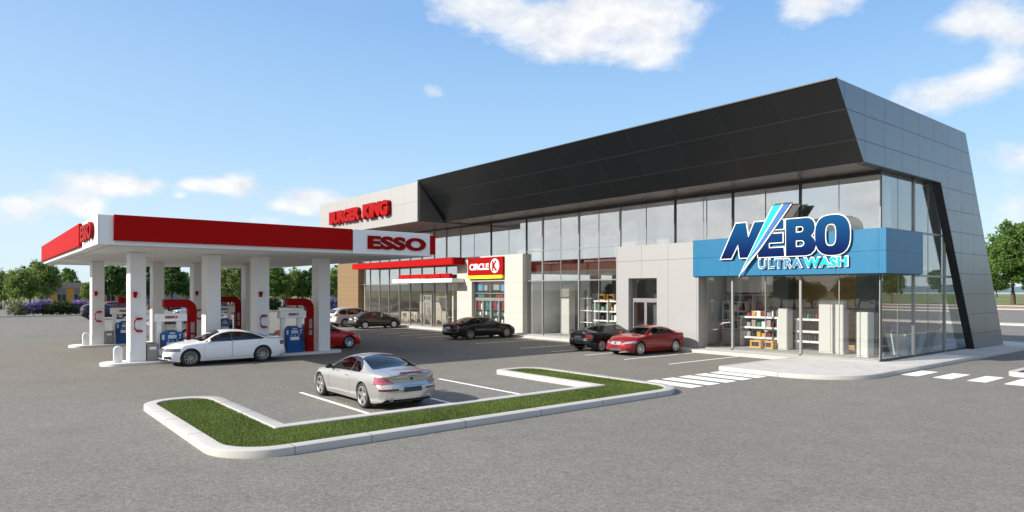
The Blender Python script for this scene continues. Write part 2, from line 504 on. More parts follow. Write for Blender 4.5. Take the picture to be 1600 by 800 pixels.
def grad_sign():
    m, nt, bs = new_mat('printed blue fade')
    g = nt.node('ShaderNodeNewGeometry'); sep = nt.node('ShaderNodeSeparateXYZ'); nt.link(g.outputs['Position'], sep.inputs[0])
    f = nt.math('DIVIDE', nt.math('SUBTRACT', sep.outputs[2], 4.74), 1.76)
    nt.link(nt.ramp(f, [(0, (.001,.005,.05)), (.3, (.002,.018,.085)), (1, (.004,.06,.16))]), bs.inputs['Base Color'])
    bs.inputs['Roughness'].default_value = .45; bs.inputs['Specular IOR Level'].default_value = .04
    return m
M['grad'] = grad_sign()
M['orange'] = mat('orange crate plastic', (.60,.33,.09), .5, vary=.1)
M['teal'] = mat('teal poster', (.02,.17,.19), .5); M['poster_red'] = mat('poster red', (.24,.02,.02), .5)
M['cabinet'] = mat('ivory cabinet', (.56,.545,.515), .5, vary=.03)
M['poster_green'] = mat('poster green', (.05,.20,.10), .5); M['poster_blue'] = mat('poster blue', (.06,.25,.5), .5)
M['ochre'] = mat('ochre wall', (.42,.21,.03), .8); M['fascia_brown'] = mat('brown fascia', (.26,.20,.16), .7)
M['shutter'] = mat('grey shutter', (.14,.125,.14), .6)
M['dark_void'] = mat('dark interior', (.02,.02,.022), .7)

M['glass_bk'] = glass_mat('restaurant glass', (.87,.86,.83), .07, .85)
M['column_dark'] = mat('slate grey column', (.085,.095,.10), .5)
# ------------------------------------------------------------------ sky and sun
SUN = Vector((-.60, -1.667, 1.0))
w = bpy.data.worlds.new('World'); scene.world = w; w.use_nodes = True
nt = NT(w.node_tree)
bg = w.node_tree.nodes['Background']
sky = nt.node('ShaderNodeTexSky'); sky.sky_type = 'NISHITA'; sky.sun_disc = False
sky.sun_elevation = math.atan2(SUN.z, math.hypot(SUN.x, SUN.y)); sky.sun_rotation = math.atan2(SUN.x, SUN.y)
sky.air_density = 1.0; sky.dust_density = .6; sky.ozone_density = 1.6
SKYS = .10
tc = nt.node('ShaderNodeTexCoord'); D = tc.outputs['Generated']
sp = nt.node('ShaderNodeSeparateXYZ'); nt.link(D, sp.inputs[0])
az = nt.math('ARCTAN2', sp.outputs[0], sp.outputs[1])
hl = nt.math('SQRT', nt.math('ADD', nt.math('MULTIPLY', sp.outputs[0], sp.outputs[0]), nt.math('MULTIPLY', sp.outputs[1], sp.outputs[1])))
el = nt.math('DIVIDE', sp.outputs[2], nt.math('MAXIMUM', hl, .02))
cb = nt.node('ShaderNodeCombineXYZ'); nt.link(az, cb.inputs[0]); nt.link(el, cb.inputs[1])
A = cb.outputs[0]
CL = [(-0.9529,0.4212,0.0813,0.0458,1),(-0.843,0.3967,0.0901,0.043,1),(-0.8049,0.3556,0.0707,0.0286,0.9),(-0.6833,0.398,0.0984,0.0581,1.1),(-0.6925,0.3453,0.0545,0.0263,0.8),(-0.767,0.4159,0.0653,0.038,1),(-1.007,0.2946,0.0246,0.0133,0.7),(-0.4721,0.3917,0.0484,0.035,1),(-0.4214,0.3823,0.0373,0.0213,0.6),(-0.2778,0.3327,0.0583,0.0352,1.1),(-0.2435,0.3,0.0298,0.0229,0.8),(-0.3207,0.2441,0.085,0.034,0.85),(-0.262,0.2639,0.045,0.025,0.8),(-0.2374,0.158,0.055,0.030,0.8),(-0.2465,0.0941,0.045,0.035,0.65),(-1.4438,0.136,0.064,0.020,1.05),(-1.4084,0.1339,0.0369,0.0108,0.7),(-1.5271,0.1008,0.032,0.015,1.0),(-1.4757,0.1061,0.036,0.017,1.0),(-1.4507,0.1062,0.0181,0.0114,0.8),(-1.2877,0.1439,0.05,0.019,1.05),(-1.3371,0.1433,0.026,0.012,0.9),(-1.3783,0.1429,0.0135,0.0068,0.6),(-1.3525,0.1268,0.0116,0.006,0.6),(-1.1792,0.1294,0.07,0.021,1.1),(-1.2226,0.1185,0.0259,0.009,0.7),(-1.188,0.1107,0.0354,0.0091,0.6),(-1.2226,0.1963,0.0138,0.0063,0.4),(-1.1827,0.1879,0.007,0.0046,0.5),(-1.4473,0.0934,0.021,0.0065,0.6),(-1.5258,0.0832,0.0382,0.0108,0.5),(-1.2396,0.0971,0.0516,0.009,0.5),(-1.507,0.1195,0.0393,0.0156,0.3)]
acc = None; low = None
for a0, e0, ra, re, wt in CL:
    v = nt.vmath('MULTIPLY', nt.vmath('SUBTRACT', A, (a0, e0, 0)), (1/ra, 1/re, 0))
    q = nt.math('MULTIPLY', nt.math('EXPONENT', nt.math('MULTIPLY', nt.vmath('DOT_PRODUCT', v, v), -1.5)), wt)
    acc = q if acc is None else nt.math('ADD', acc, q)
mp = nt.node('ShaderNodeMapping'); mp.inputs['Scale'].default_value = (1, 1.5, 1); nt.link(A, mp.inputs[0])
n1 = nt.noise(mp.outputs[0], 13, 8, .60, .15)
n2 = nt.noise(mp.outputs[0], 46, 5, .6)
nn = nt.math('MULTIPLY_ADD', n1, .75, nt.math('MULTIPLY', n2, .25))
acc = nt.math('SUBTRACT', nt.math('MINIMUM', acc, 1.25), .30)
dens = nt.math('ADD', acc, nt.math('MULTIPLY', nt.math('SUBTRACT', nn, .5), 1.7))
# fair weather clouds in the half of the sky behind the viewer (they show in the windows)
mp2 = nt.node('ShaderNodeMapping'); mp2.inputs['Scale'].default_value = (1.4, 3.2, 1); nt.link(A, mp2.inputs[0])
back = nt.math('MULTIPLY', nt.ramp(nt.math('MULTIPLY', sp.outputs[1], -1), [(.0, 0.0), (.15, 1.0)]), nt.ramp(el, [(.02, 0.0), (.1, 1.0)]))
d2 = nt.math('MULTIPLY', nt.math('SUBTRACT', nt.noise(mp2.outputs[0], 2.6, 7, .6, .2), .30), nt.math('MULTIPLY', back, 3.0))
cov = nt.math('MAXIMUM', nt.ramp(dens, [(.0, 0.0), (.22, .30), (.55, .80), (1, .97)]), nt.ramp(d2, [(.0, 0.0), (.6, .9)]))
# lit tops, greyer undersides: the same noise sampled towards the sun
A2 = nt.vmath('ADD', mp.outputs[0], (-.012, .022, 0))
lit = nt.math('MULTIPLY_ADD', nt.math('SUBTRACT', n1, nt.noise(A2, 13, 8, .60, .15)), 1.6, .62, clamp=True)
ccol = nt.mix(nt.math('MULTIPLY_ADD', lit, .95, nt.math('MULTIPLY', cov, .08), clamp=True), (.56,.61,.70), (1.0,.985,.96))
cl_lum = nt.vmath('MULTIPLY', ccol, (5.2, 5.2, 5.2))
EXPO = 1.1
k_ = 1.07/(SKYS*2**EXPO)
# clear summer air: pale towards the horizon, deeper overhead, paler round the sun
grad = nt.ramp(nt.math('MULTIPLY', nt.math('MAXIMUM', el, 0), .8), [(0, (.66,.81,.90)), (.06, (.60,.79,.93)), (.16, (.40,.65,.93)), (.32, (.235,.465,.84)), (1, (.15,.32,.70))])
sdir = nt.vmath('DOT_PRODUCT', D, tuple(SUN.normalized()))
glow = nt.math('POWER', nt.math('MULTIPLY_ADD', sdir, .5, .5, clamp=True), 3.0)
grad = nt.mix(nt.math('MULTIPLY', glow, .42), grad, (.78,.88,.95))
clear = nt.mix(.12, nt.vmath('MULTIPLY', grad, (k_, k_, k_)), sky.outputs[0])
mixc = nt.mix(cov, clear, cl_lum)
nt.link(mixc, bg.inputs['Color']); bg.inputs['Strength'].default_value = SKYS

sd = bpy.data.lights.new('sun', 'SUN'); sd.energy = 3.65; sd.angle = R(.53); sd.color = (1.0, .945, .865)
so = bpy.data.objects.new('sun', sd); COL.objects.link(so)
so.rotation_euler = (-SUN).to_track_quat('-Z', 'Y').to_euler(); so.location = (-30, -60, 60)

scene.view_settings.view_transform = 'Standard'; scene.view_settings.look = 'None'
scene.view_settings.gamma = 1.0; scene.view_settings.exposure = 1.1
try: scene.view_settings.use_curve_mapping = False
except Exception: pass
scene.cycles.max_bounces = 8; scene.cycles.transparent_max_bounces = 24; scene.cycles.glossy_bounces = 4; scene.cycles.diffuse_bounces = 3
scene.cycles.sample_clamp_indirect = 6

# ------------------------------------------------------------------ camera
cd = bpy.data.cameras.new('camera'); co = bpy.data.objects.new('camera', cd); COL.objects.link(co)
cd.sensor_fit = 'HORIZONTAL'; cd.sensor_width = 36; cd.lens = 36*1045/1600; cd.shift_y = 53/1600; cd.clip_end = 5000; cd.clip_start = .1
co.location = (0, 0, 3.2)
co.rotation_euler = (R(90), 0, math.atan2(.7776, .6288))
scene.camera = co
# ------------------------------------------------------------------ ground
def sheet(name, pts, z, m, kind='structure'):
    return tag(MB().poly([(x, y, z) for x, y in pts]).build(name, m, fix=False), kind=kind)
S = 2600
sheet('terrain', [(-S,-S),(S,-S),(S,S),(-S,S)], -.06, M['meadow'])
sheet('asphalt_lot', [(-97.5,-120),(160,-120),(160,158),(-97.5,158)], 0, M['asphalt'])
sheet('far_road', [(-230,-120),(-101.5,-120),(-101.5,158),(-230,158)], 0, M['asphalt'])

# planted C-shaped island beside the parking bays
outer = round_poly([(-12.78,3.55),(-12.78,17.56),(-20.35,17.56),(-20.35,15.52),(-15.10,15.52),(-15.10,5.55),(-20.72,5.55),(-20.72,3.55)],
                   [1.25,1.25,1.0,.35,0,0,.9,.9], 10)
outer = densify(outer, .6)
kr = tag(kerb_ring('island_kerb', outer, .31, .155, M['kerb']), kind='structure')
inner = offset_loop(outer, .30)
tag(MB().poly([(x, y, .085) for x, y in inner]).build('island_soil', M['soil'], fix=False), kind='structure')
jb = MB()
for (x, y, d) in ((-17.33,3.55,'y'),(-18.6,3.55,'y'),(-15.26,3.55,'y'),(-12.78,6.55,'x'),(-12.78,8.95,'x'),(-12.78,11.29,'x'),(-12.78,13.56,'x'),(-12.78,15.9,'x'),(-12.78,4.9,'x'),
                  (-18.6,15.52,'Y'),(-16.8,15.52,'Y'),(-19.0,5.55,'Z'),(-17.2,5.55,'Z'),(-16.0,17.56,'Z'),(-18.0,17.56,'Z')):
    if d == 'y': jb.box(x-.006, x+.006, y-.002, y+.312, 0, .157)
    if d == 'Y': jb.box(x-.006, x+.006, y-.002, y+.312, 0, .157)
    if d == 'Z': jb.box(x-.006, x+.006, y-.312, y+.002, 0, .157)
    if d == 'x': jb.box(x-.312, x+.002, y-.006, y+.006, 0, .157)
jb.build('kerb_joint', M['joint'], kr)

def in_poly(x, y, P):
    c = False; j = len(P)-1
    for i in range(len(P)):
        if (P[i][1] > y) != (P[j][1] > y) and x < (P[j][0]-P[i][0])*(y-P[i][1])/(P[j][1]-P[i][1])+P[i][0]: c = not c
        j = i
    return c

def grass_mesh(name, poly, z0, n, h=(.035,.075), wd=.010, rng=random.Random(3)):
    xs = [p[0] for p in poly]; ys = [p[1] for p in poly]
    V = []; F = []; T = []
    cl = [(rng.uniform(min(xs), max(xs)), rng.uniform(min(ys), max(ys)), rng.uniform(-.3, .3)) for _ in range(60)]
    k = 0
    while k < n:
        x = rng.uniform(min(xs), max(xs)); y = rng.uniform(min(ys), max(ys))
        if not in_poly(x, y, poly): continue
        k += 1
        a = rng.uniform(0, 6.283); hh = rng.uniform(*h); l = rng.uniform(.01, .04); b = a + rng.uniform(-.8, .8)
        ca, sa = math.cos(a)*wd, math.sin(a)*wd; i = len(V)
        V += [(x-ca, y-sa, z0), (x+ca, y+sa, z0), (x+ca*.55+math.cos(b+1.57)*l*.4, y+sa*.55+math.sin(b+1.57)*l*.4, z0+hh*.6),
              (x+math.cos(b+1.57)*l, y+math.sin(b+1.57)*l, z0+hh)]
        F += [(i, i+1, i+2), (i, i+2, i+3)]
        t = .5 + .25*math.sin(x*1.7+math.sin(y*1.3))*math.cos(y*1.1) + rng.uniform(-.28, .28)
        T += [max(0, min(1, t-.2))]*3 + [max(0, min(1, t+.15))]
    me = bpy.data.meshes.new(name); me.from_pydata(V, [], F)
    at = me.attributes.new('tone', 'FLOAT', 'POINT'); at.data.foreach_set('value', T)
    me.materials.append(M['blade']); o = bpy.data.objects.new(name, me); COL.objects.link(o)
    return o
gr_in = offset_loop(outer, .325)
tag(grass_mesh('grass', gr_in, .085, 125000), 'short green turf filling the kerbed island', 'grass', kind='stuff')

# corner pavement in front of and beside the glass corner
pav = round_poly([(-10.50,23.1),(-10.50,47.6),(-15.64,47.6),(-15.64,23.1)], [2.6,2.0,.3,.3], 12)
pav = densify(pav, .7)
pk = tag(kerb_ring('pavement_kerb', pav, .24, .155, M['kerb']), kind='structure')
pj = MB()
for y in (26.9,29.4,31.9,34.4,36.9,39.4,41.9): pj.box(-10.742, -10.498, y-.006, y+.006, 0, .157)
for x in (-13.0,): pj.box(x-.006, x+.006, 23.098, 23.342, 0, .157)
for y in (25.2,27.2): pj.box(-15.642, -15.4, y-.006, y+.006, 0, .157)
pj.build('kerb_joint', M['joint'], pk)
pin = offset_loop(pav, .238)
sheet('pavement', pin, .147, M['paving'])

# walkway kerb along the shop fronts
wk = [(-62.6,28.75),(-15.66,28.75),(-15.66,30.2),(-62.6,30.2)]
fk = tag(MB().box(-62.6,-15.66,28.72,29.02,-.05,.155).build('shop_kerb', M['kerb'], bevel=.02), kind='structure')
jb = MB()
for i in range(19): x = -18.2-2.5*i; jb.box(x-.006, x+.006, 28.718, 29.02, 0, .157)
jb.build('kerb_joint', M['joint'], fk)
tag(MB().box(-62.6,-15.66,29.022,30.4,-.05,.150).build('walkway', M['slab']), kind='structure')

# painted bay lines and crossings: separate sheets 4 mm above the asphalt
def stripe(x0, x1, y0, y1, name='bay_line'):
    return tag(MB().box(x0, x1, y0, y1, -.01, .004).build(name, M['paint'], fix=False), kind='structure')
for y in (8.0, 10.55, 13.1): stripe(-20.38, -15.12, y-.055, y+.055)
for x in (-18.16,-20.68,-23.22,-25.68,-28.2,-32.4,-36.5,-39.0,-41.4,-44.0,-46.6,-49.1,-52.0,-56.0): stripe(x-.05, x+.05, 23.4, 28.7)
for k in range(5): stripe(-15.3, -13.3, 18.30+.985*k, 18.93+.985*k, 'crossing_stripe')
for x in (-10.40,-9.32,-8.25,-7.16,-6.08): stripe(x, x+.58, 27.3, 29.3, 'crossing_stripe')
tag(None or MB().box(-16.6,-9.0,50.2,50.32,-.01,.004).build('bay_line', M['paint'], fix=False), kind='structure')

# kerbed bed at the right edge of the view
rb = densify(round_poly([(-7.8,29.85),(6.0,29.85),(6.0,37.5),(-7.8,37.5)], [.5,.9,.9,.9], 8), .8)
tag(kerb_ring('bed_kerb', rb, .26, .16, M['kerb']), kind='structure')
sheet('bed_soil', offset_loop(rb, .25), .12, M['soil'])

# kerbs and verges further off behind the shops
def long_kerb(name, x0, x1, y0, y1, h=.15, m='kerb'):
    return tag(MB().box(x0, x1, y0, y1, -.05, h).build(name, M[m], bevel=.02), kind='structure')
long_kerb('median_kerb', -30, 60, 72.6, 75.2)
long_kerb('median_kerb', -27, 40, 112, 114)
long_kerb('road_kerb', -60, 90, 130.5, 131.3)
tag(MB().box(-70, 100, 141.5, 144.5, -.05, .07).build('brick_verge', mat('red brick pavers', (.36,.16,.10), .9, vary=.2, vscale=2)), kind='structure')
long_kerb('road_kerb', -70, 100, 157.5, 158.4)
# lake and low hills on the horizon
sheet('lake', [(-420,620),(500,620),(500,1000),(-420,1000)], -.03, M['water'])
hb = MB(); rr = random.Random(5); pts = []
N = 160
for i in range(N+1):
    a = math.radians(-110 + 150*i/N); pts.append((math.sin(a)*1500, math.cos(a)*1500, 5+7*abs(math.sin(i*.21))+5*abs(math.sin(i*.083+1))+rr.uniform(0,2)))
for i in range(N):
    p, q = pts[i], pts[i+1]
    hb.poly([(p[0],p[1],-1),(q[0],q[1],-1),(q[0]*1.08,q[1]*1.08,q[2]),(p[0]*1.08,p[1]*1.08,p[2])])
    hb.poly([(p[0]*1.08,p[1]*1.08,p[2]),(q[0]*1.08,q[1]*1.08,q[2]),(q[0]*1.25,q[1]*1.25,-1),(p[0]*1.25,p[1]*1.25,-1)])
tag(hb.build('hills', mat('blue green hills', (.10,.15,.16), .95, vary=.2, vscale=.02), smooth=60), kind='structure')

# planting bed and its kerb along the left street
lb = MB().box(-98.2,-97.6,-40,42,-.05,.15); tag(lb.build('street_kerb', M['kerb'], bevel=.02), kind='structure')
sheet('bed_soil', [(-101.5,-40),(-98.2,-40),(-98.2,42),(-101.5,42)], .06, M['soil'])
tag(MB().box(-70,-55,52,52.5,-.05,.3).build('street_kerb', M['kerb'], bevel=.02), kind='structure')
# ------------------------------------------------------------------ shop building
BL = thing('commercial_building', 'long two storey retail building with black overhanging fascia and glazed shop fronts', 'building', (-36,34,0))
YF = 30.05; XG = -12.23; XO = -11.83
# end portal in grey cladding (profile in y,z), leaning rear leg
prof = [(25.19,11.15),(38.95,11.11),(45.02,.15),(40.29,.15),(35.62,8.28),(27.47,8.28)]
MB().prism(prof, 'x', -12.15, XO).build('end_cladding', M['grey_panel'], BL, bevel=.01, seg=1)
MB().prism([(35.595,8.27),(40.265,.155),(40.286,.155),(35.616,8.27)], 'x', -12.20, -11.833).build('end_reveal', M['frame_dark'], BL)
# roof: slanted black fascia, roof deck
X0 = -42.07
fb = MB()
fb.add([(X0,25.19,11.13),(XO-.002,25.19,11.13),(XO-.002,27.47,8.28),(X0,27.47,8.28),(X0,25.40,11.13),(XO-.38,25.40,11.13),(XO-.38,27.60,8.28),(X0,27.60,8.28)],
       [(0,1,2,3),(7,6,5,4),(0,4,5,1),(1,5,6,2),(2,6,7,3)])
fb.build('roof_fascia', M['black_panel'], BL)
MB().box(X0-.02,XO+.012,25.16,25.24,11.13,11.175).build('roof_edge_trim', M['frame_dark'], BL)
MB().box(-59.29,-12.2,25.9,38.9,10.70,10.95).build('roof_deck', M['roofing'], BL)
# pale box over the restaurant end
MB().box(-59.54,X0,25.19,25.42,8.18,11.04).build('pale_fascia', M['pale_panel'], BL, bevel=.012, seg=1)
MB().box(-59.54,-59.30,25.422,38.9,8.18,11.04).build('pale_fascia', M['pale_panel'], BL)
MB().prism([(25.425,11.03),(25.425,8.19),(27.7,8.19)], 'x', X0-.02, X0+.012).build('return_panel', M['dark_panel'], BL)
# soffits
MB().box(X0,-12.16,27.6,30.2,8.281,8.38).build('soffit', M['soffit'], BL)
MB().box(-59.3,X0-.002,25.43,30.2,8.20,8.30).build('soffit', mat('copper soffit', (.27,.165,.115), .4, .5, vary=.1), BL)
# shell: back wall, floor slabs
MB().box(-60.6,-12.9,38.6,38.9,.15,10.7).build('back_wall', M['interior_white'], BL)
MB().box(-60.7,-60.4,30.2,38.6,.15,8.2).build('party_wall', M['interior_white'], BL)
MB().box(-60.4,-12.35,30.12,38.6,.0,.16).build('ground_floor', M['slab'], BL)
MB().box(-60.4,-12.9,30.9,38.6,4.2,4.35).build('upper_floor', M['interior_white'], BL)
MB().box(-60.4,-12.9,30.62,30.9,4.1,4.92).build('slab_edge', M['taupe'], BL)
MB().box(-60.4,-12.6,30.25,38.6,8.281,8.4).build('upper_ceiling', M['interior_white'], BL)
# internal partitions
MB().box(-45.2,-45.0,30.3,38.55,.161,4.19).build('partition', M['interior_white'], BL)
MB().box(-35.4,-35.25,30.3,38.55,.161,4.19).build('partition', M['interior_white'], BL)
MB().box(-22.6,-22.4,30.4,38.55,.161,4.19).build('partition', M['interior_white'], BL)
MB().box(-22.3,-13.2,34.7,34.85,.161,4.19).build('timber_wall', M['wood_in'], BL)
MB().box(-60.2,-45.25,37.4,37.6,.161,4.19).build('timber_wall', M['wood_in'], BL)
MB().box(-35.2,-22.65,36.6,36.8,.161,4.19).build('partition', M['interior_grey'], BL)
MB().box(-12.20,-11.833,27.5,35.6,8.252,8.277).build('end_reveal', M['frame_dark'], BL)
for x in (-18.15, -13.95, -31.2, -26.0):
    MB().box(x-.42,x+.42,32.5,33.3,.161,4.19).build('column', M['column_dark'], BL, bevel=.03)
for x in (-50.5,-41.5,-34.9,-30.4,-24.6,-18.8,-13.6):
    MB().lathe([(.42,4.36),(.42,8.27)], (x,33.4,0), n=20).build('column', M['interior_white'], BL, smooth=40)

# glazed bays: frame per bay with its panes
def bay(x0, x1, z0, z1, zs, dark=False, thick=.05, y=YF, glass_lo='glass_low', cut=4.2, mframe=None):
    slim = thick < .04
    fm = M[mframe] if mframe else (M['frame_dark'] if dark else M['frame'])
    b = MB(); b.box(x1-thick/2, x1+thick/2, y-(.02 if slim else .07), y+(.02 if slim else .05), z0, z1)
    for z in zs: b.box(x0+thick/2, x1-thick/2-.001, y-.05, y+.04, z-.035, z+.035)
    o = b.build('window', fm, BL)
    lv = [z0]+list(zs)+[z1]
    for a, c in zip(lv[:-1], lv[1:]):
        g = M['glass_up'] if (a+c)/2 > cut else M[glass_lo]
        MB().box(x0+thick/2, x1-thick/2, y-.008, y+.008, a+(.035 if a != z0 else 0), c-(.035 if c != z1 else 0)).build('pane', g, o)
ML = [-12.26,-14.0,-15.78,-17.55,-19.33,-21.1,-22.9,-24.94,-26.9]
MR = [-26.9,-28.65,-30.37,-32.07,-33.83,-35.53]
MBK = [-43.6,-45.6,-47.43,-49.42,-51.35,-53.27,-55.17,-57.04,-58.93,-60.7]
MT = [-35.53,-37.5,-39.6,-41.76,-43.6]
# upper windows, behind the band
for i in range(4): bay(ML[i+1], ML[i], 5.80, 8.28, [], dark=(i == 2), thick=.09 if i == 2 else .028)
bay(-20.9, ML[4], 5.80, 8.28, [], thick=.09, dark=True)
for i in range(5, 8): bay(ML[i+1], ML[i], 5.72, 8.28, [], dark=(i % 2 == 0), thick=.09 if i % 2 == 0 else .028)
bay(-21.1, -20.9, 5.80, 8.28, [], thick=.02)
for i in range(5): bay(MR[i+1], MR[i], .15, 8.28, [3.82, 5.85] if i else [3.82, 5.85], dark=False, thick=.09 if i % 2 == 0 else .032)
for i in range(4): bay(MT[i+1], MT[i], 5.69, 8.28, [], dark=(i % 2 == 0), thick=.08 if i % 2 == 0 else .03)
for i in range(len(MBK)-1):
    bay(MBK[i+1], MBK[i], .15, 8.18, [3.72, 5.3], dark=False, thick=.075 if i % 2 else .05, glass_lo='glass_bk')
# dark head rail under the soffit
MB().box(-60.7,-12.2,YF-.10,YF-.072,8.12,8.28).build('head_rail', M['frame_dark'], BL)
MB().box(-60.4,-43.6,30.2,30.3,5.4,8.15).build('louvre_screen', panel_mat('ribbed grey screen', (.33,.32,.31), [('X', 0, .42)], .6, 0, .10, .25), BL)
# lower windows below the blue band
LW = [-12.28,-13.99,-15.76,-17.55,-19.34,-20.86]
for i in range(5): bay(LW[i+1], LW[i], .152, 3.89, [], thick=.10 if i in (2, 4) else .03)
# glass return on the short side
YS = [30.12,31.77,33.46,35.2,37.24,40.6]
def side_bay(y0, y1, z0, z1, zs, thick, y_top=None):
    b = MB(); b.box(XG-.05 if thick > .05 else XG-.03, XG+.07 if thick > .05 else XG+.012, y0-thick/2, y0+thick/2, z0, z1)
    for z in zs: b.box(XG-.04, XG+.05, y0+thick/2, y1-.001, z-.045, z+.045)
    o = b.build('window', M['frame'], BL)
    lv = [z0]+zs+[z1]
    for a, c in zip(lv[:-1], lv[1:]):
        MB().box(XG-.008, XG+.008, y0+thick/2, y1-thick/2, a+(.045 if a != z0 else 0), c-(.045 if c != z1 else 0)).build('pane', M['glass_side'], o)
for i in range(5):
    y0, y1 = YS[i], YS[i+1]
    zt = 8.28 if i < 4 else 6.0
    if i < 2:
        side_bay(y0, y1, .152, 3.89, [], .03); side_bay(y0, y1, 5.81, 8.27, [], .03)
    else: side_bay(y0, y1, .152, zt, [3.85, 5.85] if i < 4 else [3.85], .10 if i % 2 == 0 else .03)
MB().box(XG-.022,XG+.012,YF-.02,YF+.052,.15,3.89).build('corner_post', M['frame_dark'], BL)
MB().box(XG-.05,XG+.06,30.1,40.3,.15,.24).build('sill_rail', M['frame_dark'], BL)
MB().box(-21.0,XG-.06,YF-.07,YF-.01,.15,.21).build('sill_rail', M['frame'], BL)
# blue band wrapping the corner
MB().prism([(-21.4,29.55),(-11.82,29.55),(-11.82,33.45),(-12.17,33.45),(-12.17,29.97),(-21.4,29.97)], 'z', 3.90, 5.80).build('band_cladding', M['blue_panel'], BL, bevel=.012, seg=1)
MB().prism([(-21.08,29.62),(-11.90,29.62),(-11.90,33.38),(-12.12,33.38),(-12.12,29.95),(-21.08,29.95)], 'z', 3.86, 3.897).build('band_soffit', M['frame_dark'], BL)
# entrance blocks with openings
def block(x0, x1, z1, d0, d1, dz, m, y0=29.65, y1=30.42):
    return MB().prism([(x0,.152),(d0,.152),(d0,dz),(d1,dz),(d1,.152),(x1,.152),(x1,z1),(x0,z1)], 'y', y0, y1).build('entrance_block', m, BL, bevel=.012, seg=1)
block(-43.54,-35.5,5.71,-41.55,-37.54,3.83,M['cream_panel'])
block(-26.88,-21.12,5.74,-25.92,-23.87,3.86,M['white_panel'])
def entrance(x0, x1, zt, ztr, leaves, extra=(), yy=29.98):
    fr = MB()
    for x in (x0, x1-.07): fr.box(x, x+.07, yy-.05, yy+.05, .152, zt)
    fr.box(x0+.07, x1-.07, yy-.05, yy+.05, zt-.07, zt); fr.box(x0+.07, x1-.07, yy-.05, yy+.05, ztr-.06, ztr+.06)
    for z in extra: fr.box(x0+.07, x1-.07, yy-.04, yy+.04, z-.03, z+.03)
    o = fr.build('door_frame', M['frame'], BL)
    MB().box(x0+.07, x1-.07, yy-.006, yy+.006, ztr+.06, zt-.07).build('pane', M['glass_low'], o)
    w = (x1-x0-.14)/leaves
    for k in range(leaves):
        a = x0+.07+k*w; b = MB()
        for x in (a+.005, a+w-.085): b.box(x, x+.08, yy-.045, yy+.03, .17, ztr-.065)
        for z in (.17, ztr-.165): b.box(a+.085, a+w-.085, yy-.045, yy+.03, z, z+.10)
        d = b.build('door', M['frame'], BL)
        MB().box(a+.085, a+w-.085, yy-.006, yy+.006, .27, ztr-.165).build('pane', M['glass_low'], d)
        hx = a+w-.12 if k % 2 == 0 else a+.12
        MB().tube([(hx,yy-.05,.9),(hx,yy-.11,.92),(hx,yy-.11,1.4),(hx,yy-.05,1.42)], .014).build('handle', M['frame_dark'], d, smooth=50)
    return o
cd_ = entrance(-41.55,-37.54,3.83,2.56,4,(2.95,))
for k, x in enumerate((-39.6,)): MB().box(x-.03,x+.03,29.94,30.02,2.62,3.76).build('mullion', M['frame'], cd_)
entrance(-25.92,-23.87,3.86,2.66,2)
# restaurant end: timber wing, canopies
MB().box(-65.45,-60.72,29.62,37.0,.1,5.86).build('timber_wing', M['wood'], BL)
MB().box(-65.4,-60.75,29.7,36.9,5.862,5.95).build('wing_coping', M['frame_dark'], BL)
ca = round_poly([(-59.73,28.5),(-42.45,28.5),(-42.45,30.0),(-59.73,30.0)], [.02,.30,.02,.02], 8)
MB().prism(ca, 'z', 5.17, 5.66).build('red_canopy', M['red_fascia'], BL, smooth=35)
MB().box(-59.6,-42.6,28.6,30.0,5.662,5.70).build('canopy_top', M['frame_dark'], BL)
MB().box(-51.81,-42.54,28.5,30.0,3.79,4.09).build('door_canopy', M['interior_white'], BL, bevel=.012, seg=1)
for a, b in ((-50.98,-49.0),(-48.96,-46.3),(-46.26,-44.4),(-44.3,-43.05)):
    MB().box(a,b,28.62,28.9,4.16,4.47).build('canopy_rail', M['red_fascia'], BL, bevel=.01, seg=1)
for x in (-50.4,-47.6,-45.3,-43.6): MB().box(x-.03,x+.03,28.7,28.8,4.088,4.17).build('rail_foot', M['frame_dark'], BL)
entrance(-48.9,-47.6,2.75,2.3,1, yy=29.93)
# posters inside the convenience shop doors
pr = random.Random(4)
def poster(x, z, w_, h_, m, y=30.06): MB().box(x-w_/2,x+w_/2,y,y+.012,z-h_/2,z+h_/2).build('poster', M[m], BL)
for k in range(4):
    cx = -41.0+.985*k
    poster(cx-.12, 2.02, .36, .62, ('poster_red','teal','poster_red','poster_red')[k]); poster(cx+.22, 1.95, .22, .45, ('interior_white','poster_green','poster_blue','interior_grey')[k])
    for j in range(3):
        poster(cx-.24+.24*j, 1.42+pr.uniform(-.05,.05), .16, .26, ('poster_green','interior_white','teal')[(j+k) % 3]); poster(cx-.26+.25*j, .95+pr.uniform(-.05,.05), .18, .22, ('interior_white','poster_green','interior_grey')[(j+k) % 3])
for x, z, w_, h_, m in ((-41.0,3.4,.6,.5,'poster_blue'),(-40.3,3.35,.4,.4,'interior_grey'),(-40.9,2.76,.8,.2,'teal'),(-39.0,3.4,.7,.42,'interior_grey'),(-38.2,3.35,.5,.5,'poster_blue'),(-38.6,2.76,.9,.2,'poster_red')): poster(x, z, w_, h_, m)

